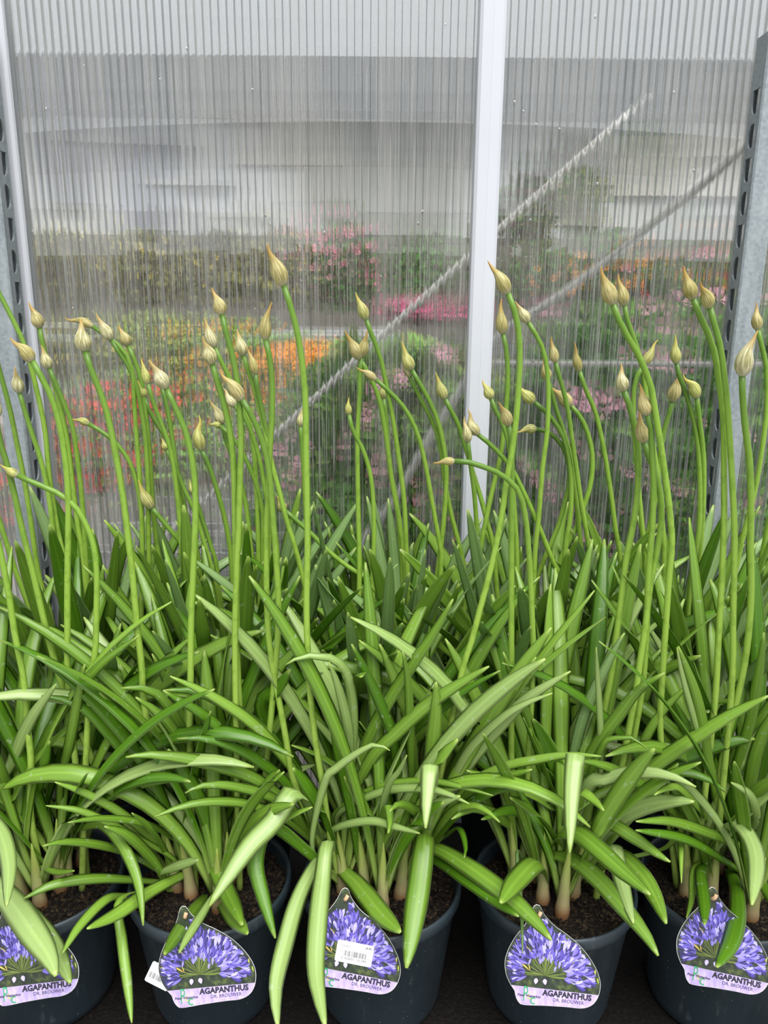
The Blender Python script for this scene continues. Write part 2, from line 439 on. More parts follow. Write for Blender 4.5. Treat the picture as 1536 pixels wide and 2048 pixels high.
# hall across the yard, with its gutter beam and boards
hall = empty('building', (0, 9, GROUND)); tag(hall, 'pale grey hall with a dark eaves beam seen through the clear wall', 'building')
ho = Vector((0, 9, GROUND))
zt = at_y(768, 150, 9).z
box('wall', (0, .1, (zt-GROUND)/2), (22, .2, zt-GROUND), GREYW, hall)
rect_px('eaves_beam', -900, 113, 2400, 186, 8.7, .3, MIDB, hall, ho)
rect_px('gutter', -900, 184, 2400, 222, 8.6, .45, DARKB, hall, ho)
rect_px('board', 1222, 272, 1500, 392, 8.93, .07, CREAM, hall, ho)
rect_px('board', 470, 226, 690, 330, 8.94, .06, BEIGE, hall, ho)
rect_px('board', 610, 226, 930, 470, 8.95, .05, simple('warm_grey', (.40, .40, .38), .6, .1, 2), hall, ho)
rect_px('door', 240, 240, 350, 460, 8.93, .07, LILAC, hall, ho)
rect_px('door', 90, 180, 150, 420, 8.93, .07, simple('slate_door', (.24, .25, .27), .6, .1, 2), hall, ho)
rect_px('plinth', -900, 474, 2400, 800, 8.88, .1, simple('brown_plinth', (.16, .145, .12), .7, .35, 3), hall, ho)
rect_px('rail', 290, 358, 470, 370, 8.9, .1, PLASTW, hall, ho)

# display tables across the yard
def table(label, y_px, Y, x0, x1, th_px, mat, legs=6):
    a = at_y(768, y_px, Y); t = th_px/FPX*Y
    xa, xb = at_y(x0, y_px, Y).x, at_y(x1, y_px, Y).x
    root = empty('display_table', ((xa+xb)/2, Y, GROUND)); tag(root, label, 'table')
    box('table_top', (0, .45, a.z-GROUND-t/2), (xb-xa, .9, t), mat, root)
    for i in range(legs):
        for yy in (.05, .85):
            box('leg', (-(xb-xa)/2+.1+i*(xb-xa-.2)/(legs-1), yy, (a.z-GROUND-t)/2), (.05, .05, a.z-GROUND-t), GALV, root)
    return a.z
zt1 = table('long white display table farthest back, before the hall', 662, 6.6, -700, 780, 10, PLASTW, 7)
zt2 = table('lower pale display table left of the orange flowers', 700, 5.0, -600, 470, 9, PLASTW, 6)
zt3 = table('grey display table right of the white centre strip, far back', 690, 6.4, 840, 2300, 16, MIDB, 6)
def bx(px, py, Y): return at_y(px, py, Y)
i = 0
DEF = [  # px centre, px half sizes, Y, mats, flowers, fmat, name, label
 (130, 578, 90, 72, 6.9, (G4, G3), 0, None, 'shrub', 'brownish shrub on the far table at the left'),
 (290, 580, 90, 70, 6.9, (G3, G4), 10, 'yellow', 'shrub', 'olive shrub with yellow dots on the far table'),
 (440, 578, 80, 72, 6.9, (G4, G3), 0, None, 'shrub', 'brown olive shrub behind the tallest bud on the far table'),
 (570, 572, 75, 76, 6.9, (G3, G4), 8, 'yellow', 'shrub', 'olive yellow shrub below the pink flowers on the far table'),
 (690, 566, 70, 82, 6.9, (G4, G1), 12, 'pink', 'flowering_shrub', 'shrub topped with pink flowers left of the white centre strip'),
 (850, 560, 90, 80, 7.4, (G4, G1), 0, None, 'shrub', 'dark shrub directly left of the white centre strip'),
 (1050, 430, 60, 62, 7.6, (G5, G1), 0, None, 'shrub', 'wine red shrub right of the white centre strip'),
 (1160, 410, 52, 58, 7.6, (G3, G1), 0, None, 'shrub', 'dark olive shrub beside the wine red one'),
 (1070, 560, 75, 70, 6.8, (G1, G4), 0, None, 'shrub', 'dark low shrub beneath the wine red shrub'),
 (1210, 545, 90, 72, 6.8, (G1, G4), 14, 'orange', 'flowering_shrub', 'dark shrub with small orange flowers behind the white hose'),
 (1360, 560, 90, 66, 6.8, (G4, G1), 5, 'pink', 'shrub', 'dark brown shrub left of the right trolley post'),
 (1510, 560, 90, 70, 6.8, (G3, G1), 6, 'red', 'shrub', 'dark shrub behind the right trolley post'),
 (850, 622, 95, 24, 5.6, (G5, G4), 26, 'magenta', 'flowering_plant', 'low row of magenta flowers left of the white centre strip'),
 (130, 720, 100, 72, 4.4, (G4, G3), 0, None, 'shrub', 'brown olive shrub left of the red flowers'),
 (300, 700, 95, 70, 4.6, (G3, G6), 10, 'yellow', 'shrub', 'yellowish olive shrub above the red flowers'),
 (470, 720, 95, 78, 4.5, (G3, G2), 16, 'orange', 'flowering_plant', 'olive plant with scattered orange flowers left of the orange clump'),
 (600, 755, 85, 78, 4.0, (G3, G2), 74, 'orange', 'flowering_plant', 'clump of bright orange flowers behind the tallest stalk'),
 (250, 815, 80, 60, 3.8, (G4, G2), 34, 'red', 'flowering_plant', 'upper clump of red flowers at left'),
 (380, 830, 80, 66, 3.9, (G3, G2), 14, 'red', 'flowering_plant', 'plant with a few red flowers right of the upper red clump'),
 (215, 925, 70, 52, 3.3, (G2, G4), 26, 'red', 'flowering_plant', 'lower clump of red flowers at left'),
 (20, 1010, 70, 90, 3.0, (G5, G2), 44, 'red', 'flowering_plant', 'red flowering plant behind the left trolley post'),
 (120, 880, 60, 90, 3.7, (G4, G3), 8, 'red', 'shrub', 'brownish shrub right of the left white strip'),
 (350, 930, 80, 60, 3.4, (G4, G2), 4, 'red', 'shrub', 'dull green low shrub behind the middle of the left panel'),
 (480, 900, 80, 90, 3.4, (G2, G4), 3, 'palepink', 'shrub', 'green shrub below the orange flowers'),
]
for k, (px, py, hx, hy, Y, mats, nf, fm, nm, lab) in enumerate(DEF):
    c = bx(px, py, Y); s = depth(c)/FPX
    shrub(nm, lab, 'shrub' if nm == 'shrub' else 'flowers', c, (hx*s*.93, min(.30, hx*s), hy*s*1.05), 900, .06*s*FPX/4, mats, nf, fm, (11 if fm != 'yellow' else 7)*s, 30+k, 'plants in the yard behind the clear wall', pot=False, ground=(zt1 if Y == 6.9 else zt3 if Y == 6.8 else GROUND))
# near pink-flowering climbers just behind the clear wall
def fp(lst, Y): return [bx(x, y, Y) for x, y in lst]
c = bx(1230, 940, 2.25)
shrub('pink_flowering_climber', 'dark leafy climber with large pink blooms right of the white centre strip', 'flowers', c, (.37, .17, .46), 5200, .075, (G1, G1, G2), 0, 'palepink', .035, 71, 'pink climbers behind the clear wall',
      fpos=fp([(1085, 612), (1160, 802), (1228, 797), (1290, 612), (1335, 650), (1360, 975), (1290, 1060), (1255, 940), (1070, 960), (1135, 880), (1315, 720), (1170, 1060)], 2.08))
c = bx(1520, 900, 2.35)
shrub('pink_flowering_climber', 'leafy climber with pink blooms behind the right trolley post', 'flowers', c, (.25, .17, .48), 3000, .075, (G1, G2), 0, 'palepink', .035, 72, 'pink climbers behind the clear wall',
      fpos=fp([(1405, 1000), (1436, 600), (1480, 870), (1500, 1010)], 2.14))
c = bx(800, 930, 2.35)
shrub('pink_flowering_climber', 'lighter green climber with small pink blooms left of the white centre strip', 'flowers', c, (.41, .17, .38), 5200, .07, (G2, G3, G1, G6), 0, 'palepink', .026, 73, 'pink climbers behind the clear wall',
      fpos=fp([(890, 708), (760, 770), (810, 755), (690, 885), (600, 925), (585, 960), (760, 930), (690, 1020), (655, 1040), (800, 1085), (790, 1110), (735, 835), (905, 960), (840, 1000), (640, 1000), (560, 900)], 2.17))
for px, py, lab in ((1330, 1120, 'low dark shrub under the large pink blooms'), (960, 1110, 'low dark green shrub behind the white centre strip'), (640, 1130, 'low green shrub behind the middle leaves'), (1500, 1150, 'low green shrub behind the right trolley post foot')):
    c = bx(px, py, 2.2)
    shrub('low_shrub', lab, 'shrub', c, (.26, .14, .26), 2200, .06, (G1, G2), 3, 'pink', .02, px, 'low shrubs behind the clear wall', pot=False)
# slatted pale crate behind the left panel
cr = empty('slatted_crate', at_y(330, 1195, 2.0)); cr.location.z = GROUND; tag(cr, 'pale slatted crate behind the lower left panel', 'crate')
xa, xb = at_y(150, 1150, 2.0).x-cr.location.x, at_y(560, 1150, 2.0).x-cr.location.x
for y_ in (1112, 1140, 1168, 1196, 1224, 1252, 1280):
    z = at_y(330, y_, 2.0).z-GROUND
    for yy in (0, .3): box('slat', ((xa+xb)/2, yy, z), (xb-xa, .012, .022), PLASTW, cr)
for xx in (xa, (xa+xb)/2, xb):
    for yy in (.012, .288): box('post', (xx, yy, (at_y(330, 1105, 2.0).z-GROUND)/2), (.03, .012, at_y(330, 1105, 2.0).z-GROUND), PLASTW, cr)
# hose, its ghost reflection built as a tube, and a level pipe
def tube(name, pts, Y, rad, label, cat):
    P = [at_y(x, y, Y) for x, y in pts]
    o = link(name, tube_mesh(name, P, rad, TUBEW, 10, 40)); tag(o, label, cat)
tube('garden_hose', [(1560, 235), (1490, 292), (1400, 372), (1300, 452), (1210, 524), (1100, 604), (1010, 660), (950, 728), (912, 795), (850, 890), (790, 1000), (735, 1070), (690, 1190), (670, 1420)], 1.60, .0078, 'white bent hose hanging close behind the clear wall', 'hose')
tube('pipe_or_ghost', [(1262, 222), (820, 620), (380, 1030), (60, 1326)], 1.95, .0075, 'ghost reflection of the hose shaped as a straight grey white diagonal tube behind the clear wall', 'pipe')  # mirrored ghost image of the hose, modelled as a solid tube
tube('pipe_or_ghost', [(985, 727), (1250, 728), (1800, 729)], 1.66, .006, 'level white pipe behind the right panel', 'pipe')

# ------------------------------------------------------------------ trolley
tr = empty('plant_trolley', (0, 1.14, GROUND)); tag(tr, 'galvanised plant trolley with perforated corner posts carrying the pots', 'trolley')
to = Vector((0, 1.14, GROUND))
PYF = 1.425
XR = at_y(1473, 628, PYF).x; XLp = at_y(26, 628, PYF).x
ply = M('wet_plywood'); _c = ply.coord(); _n = ply.noise(_c, 160, 5, .7)
PLY = ply.done(ply.bsdf(ply.ramp(_n, [(.4, (.003, .0025, .0025)), (.62, (.010, .007, .006)), (.76, (.05, .03, .02))]), .6, .3, 0, ply.bump(_n, .5, .004)))
box('shelf', (0, 0, -.010-GROUND), (XR-XLp+.02, .60, .02), PLY, tr)
for yy in (-.31, .315): box('shelf_rail', (0, yy, -.014-GROUND), (XR-XLp+.02, .018, .028), GALV, tr)
def post(x_in, side, yfront, ztop):
    """channel: solid face toward the aisle, perforated face turned inward"""
    bm = bmesh.new(); W_, D_ = .040, .046; zb = GROUND+.03; pitch = .0545
    z0 = ztop-.075
    def q(vs): 
        bm.faces.new([bm.verts.new(v) for v in vs])
    xo = x_in+side*W_
    # front face with rounded corner strip
    q([(x_in+side*.003, yfront, zb), (xo, yfront, zb), (xo, yfront, ztop), (x_in+side*.003, yfront, ztop)])
    q([(x_in, yfront+.003, zb), (x_in+side*.003, yfront, zb), (x_in+side*.003, yfront, ztop), (x_in, yfront+.003, ztop)])
    q([(xo, yfront, zb), (xo, yfront+D_, zb), (xo, yfront+D_, ztop), (xo, yfront, ztop)])
    y0, y1 = yfront+.003, yfront+D_
    q([(x_in, y0, z0), (x_in, y1, z0), (x_in, y1, ztop), (x_in, y0, ztop)])
    z, k = z0, 0
    while z-pitch > zb:
        cz, cy = z-pitch/2, (y0+y1)/2+.001
        hw, hh = .0135, .0205
        hole = []
        for i in range(20):
            a = 2*math.pi*i/20+math.pi/4
            hx, hz = math.cos(a), math.sin(a)
            if k % 2 == 0 and hz > 0:      # flat-topped opening
                f = 1/max(abs(hx), abs(hz)); hole.append((cy+hx*hw*f, cz+hz*hh*f*.95))
            else: hole.append((cy+hx*hw, cz+hz*hh))
        outer = []
        for i in range(20):
            a = 2*math.pi*i/20+math.pi/4; f = 1/max(abs(math.cos(a)), abs(math.sin(a)))
            outer.append(((y0+y1)/2+math.cos(a)*f*(y1-y0)/2, cz+math.sin(a)*f*pitch/2))
        hv = [bm.verts.new((x_in, a, b)) for a, b in hole]; ov = [bm.verts.new((x_in, a, b)) for a, b in outer]
        iv = [bm.verts.new((x_in+side*.003, a, b)) for a, b in hole]
        for i in range(20):
            j = (i+1) % 20
            bm.faces.new((ov[i], ov[j], hv[j], hv[i])); bm.faces.new((hv[i], hv[j], iv[j], iv[i]))
        z -= pitch; k += 1
    q([(x_in, y0, zb), (x_in, y1, zb), (x_in, y1, z), (x_in, y0, z)])
    q([(x_in, y1, zb), (x_in, y1, ztop), (x_in+side*.012, y1, ztop), (x_in+side*.012, y1, zb)])
    q([(x_in, yfront, ztop), (xo, yfront, ztop), (xo, yfront+D_, ztop), (x_in, yfront+D_, ztop)])
    bmesh.ops.remove_doubles(bm, verts=bm.verts, dist=.00005); bmesh.ops.recalc_face_normals(bm, faces=bm.faces)
    for v in bm.verts: v.co -= to
    o = link('post', bm_mesh('post', bm, GALV), None, tr)
ztop = at_y(1512, 58, PYF).z
for yf in (PYF, .80):
    post(XR, 1, yf, ztop); post(XLp, -1, yf, ztop)
for xx in (XLp+.08, XR-.08):
    for yy in (-.24, .24):
        o = link('wheel', lathe_mesh('wheel', [(.0, -.015), (.035, -.015), (.043, -.010), (.043, .010), (.035, .015), (0, .015)], simple('rubber', (.04, .04, .04), .6), 20), None, tr)
        o.rotation_euler = (0, math.pi/2, 0); o.location = (xx, yy, .043)
        box('caster_fork', (xx, yy, .12), (.034, .03, .09), GALV, tr)
box('base_frame', (0, 0, .185), (XR-XLp+.02, .6, .03), GALV, tr)

# ------------------------------------------------------------------ potted agapanthus
RIM = .215
front_px = [68, 415, 762, 1113, 1452]
FX = [at_y(p, 1770, FY).x if False else (at_z(p, 1772, RIM).x) for p in front_px]
BXs = [x+dx for x, dx in zip(FX, (.0, -.012, .01, -.008, .006))]
pot_prof = [(0, .001), (.086, .001), (.092, .006), (.096, .02), (.1165, .188), (.1185, .190), (.1215, .193), (.1245, .200), (.1250, .210), (.1235, .2155), (.1205, .2165), (.1180, .214), (.1160, .205), (.1130, .17), (0, .168)]
pot_me = lathe_mesh('pot', pot_prof, POT, 56)
def soil_mesh(seed):
    r = random.Random(seed); vs, fs = [(0, 0, .200)], []
    NR, NS = 14, 60
    for i in range(1, NR+1):
        for k in range(NS):
            a = 2*math.pi*k/NS; rr = .1165*i/NR
            vs.append((rr*math.cos(a), rr*math.sin(a), .192+r.uniform(-.0028, .0036)+.006*math.sin(3*a+i*.5)*(i/NR)*(1-i/NR)*2))
    for k in range(NS): fs.append((0, 1+k, 1+(k+1) % NS))
    for i in range(NR-1):
        for k in range(NS):
            a, b = 1+i*NS+k, 1+i*NS+(k+1) % NS; fs.append((a, a+NS, b+NS, b))
    for k in range(300):     # crumbs of peat
        a, rr, s = r.uniform(0, 6.28), .112*math.sqrt(r.random()), r.uniform(.0018, .0062)
        c = Vector((rr*math.cos(a), rr*math.sin(a), .195)); b = len(vs)
        for d in ((1, 0, 0), (0, 1, 0), (-1, 0, 0), (0, -1, 0), (0, 0, 1)): vs.append(c+Vector(d)*s*r.uniform(.6, 1.4))
        fs += [(b, b+1, b+4), (b+1, b+2, b+4), (b+2, b+3, b+4), (b+3, b, b+4)]
    return pydata('soil', vs, fs, SOIL)

def leaf_mesh(P, W, width, fold=.22, n=15, th=.0011, mat=None, off=None, base_w=.5, blunt=.7):
    """strap leaf along P(t), width direction W(t)"""
    vs, fs, uv = [], [], []
    ts = [i/(n-3)*.86 for i in range(n-2)]+[.92, .965, .992]
    S = (-1, -.55, 0, .55, 1)
    for t in ts:
        p = P(t); T = (P(min(1, t+.02))-P(max(0, t-.02))).normalized(); w_ = W(t, T); w_ = (w_-T*w_.dot(T)).normalized(); N = w_.cross(T)
        prof = min(1, base_w+(1-base_w)*1.7*t)
        if t > .68: prof *= max(.04, (1-((t-.68)/.32)**2))**blunt
        hw = width*.5*prof; f = fold*(1.5-t)*hw
        for s in S: vs.append(p+w_*s*hw+N*(abs(s)**1.4*f)); uv.append((t, .5+s*.5))
        for s in (.55, 0, -.55): vs.append(p+w_*s*hw+N*(abs(s)**1.4*f)-N*th*(1-.5*abs(s))); uv.append((t, .5+s*.5))
    m = len(ts)
    for i in range(m-1):
        for k in range(8):
            k2 = (k+1) % 8; a = i*8
            fs.append((a+k, a+k2, a+8+k2, a+8+k))
    fs.append(tuple(range(7, -1, -1))); fs.append(tuple(range((m-1)*8, m*8)))
    return pydata('leaf', vs, fs, mat, True, uv, off)

UP = Vector((0, 0, 1))
PLANTS = []      # (root, loc, shoots)
LAB_F = ['potted agapanthus at the left frame edge, label half covered by two broad pale leaves',
         'potted agapanthus with a white sticker beside its label, second from the left in front',
         'potted agapanthus whose label bears a white price sticker, middle of the front row',
         'potted agapanthus with an open soil patch and fully readable label, right of the middle pot',
         'potted agapanthus at the right frame edge, dark leaf hanging across its label']
LAB_B = ['back row agapanthus behind the leftmost pot, beside the left trolley post',
         'back row agapanthus behind the second pot from the left',
         'back row agapanthus behind the middle pot, left of the white centre strip',
         'back row agapanthus right of the white centre strip',
         'back row agapanthus beside the right trolley post']
for row, (xs, Y, labs) in enumerate(((FX, FY, LAB_F), (BXs, BY, LAB_B))):
    for i, x in enumerate(xs):
        loc = Vector((x, Y, 0)); root = empty('potted_agapanthus', loc)
        tag(root, labs[i], 'potted plant', 'potted agapanthus plants on the trolley')
        pm = link('pot', pot_me, None, root); pm.rotation_euler.z = i*1.3+row
        link('soil', soil_mesh(10*row+i), None, root)
        r = random.Random(100+row*10+i); shoots = []
        N = 9
        for k in range(N):
            a = 2*math.pi*k/N+r.uniform(-.25, .25); rr = (.062 if k % 2 else .036)*r.uniform(.8, 1.15)
            s = Vector((x+rr*math.cos(a), Y+rr*math.sin(a)+.012, .190)); shoots.append(s)
            lean = Vector((math.cos(a), math.sin(a), 0))*r.uniform(.008, .02)
            hgt = r.uniform(.10, .14)
            sme = tube_mesh('shoot_base', [s-UP*.01, s+UP*hgt*.5+lean*.4, s+UP*hgt+lean], lambda t: (.0088+.0025*math.exp(-((t-.12)/.1)**2))*(1-t**2.2)+.0006, SHEATH, 10, 12, loc)
            link('shoot_base', sme, None, root)
        PLANTS.append((root, loc, shoots))

def add_leaf_random(pi, r, azs, front):
    root, loc, shoots = PLANTS[pi]
    s = r.choice(shoots)
    az = azs(r)
    away = Vector((math.cos(az), math.sin(az), 0))
    L = r.uniform(.34, .56) if front else r.uniform(.38, .57)
    e0 = math.radians(r.uniform(66, 86)); bend = math.radians(r.choice((r.uniform(8, 40), r.uniform(30, 75), r.uniform(60, 125))))
    if not front: bend *= .72 if math.sin(az) > 0 else .42
    if front and math.sin(az) < -.25: L *= .62; bend *= .6
    p = Vector(s)+UP*.03+away*.004; pts = [p.copy()]; n = 10
    daz = r.uniform(-.35, .35)
    for k in range(n):
        t = (k+.5)/n; e = e0-bend*t**1.4; a2 = az+daz*t
        p = p+Vector((math.cos(a2)*math.cos(e), math.sin(a2)*math.cos(e), math.sin(e)))*(L/n); pts.append(p.copy())
    for q in pts:
        if q.y > 1.40: q.y = 1.40+(q.y-1.40)*.22
    fine, LL = catmull(pts, 12); P = lambda t: sample(fine, LL, t)
    side = Vector((-math.sin(az), math.cos(az), 0)); tw0, tw1 = r.uniform(-.4, .4), r.uniform(-.5, .5); face = r.uniform(.1, .8)
    def W(t, T):
        v = T.cross((CAM-P(t)).normalized())
        if v.dot(side) < 0: v = -v
        w_ = (side*.45+v*face).normalized(); w_.rotate(Matrix.Rotation(tw0+tw1*t, 3, T)); return w_
    x = r.random()
    if front: mat = LEAF if x < .58 else (LEAF_DARK if x < .88 else LEAF_PALE)
    else: mat = LEAF if x < .45 else (LEAF_GREY if x < .86 else LEAF_DARK)
    me = leaf_mesh(P, W, r.uniform(.018, .029) if front else r.uniform(.020, .032), r.uniform(.12, .35), mat=mat, off=loc)
    link('leaf', me, None, root)

rr = random.Random(2024)
for i in range(5):
    for k in range(84): add_leaf_random(5+i, rr, lambda r: r.uniform(0, 2*math.pi), False)
    for k in range(56): add_leaf_random(i, rr, lambda r: r.uniform(-.55, math.pi+.55), True)

def col_of(x, xs): return min(range(5), key=lambda i: abs(xs[i]-x))

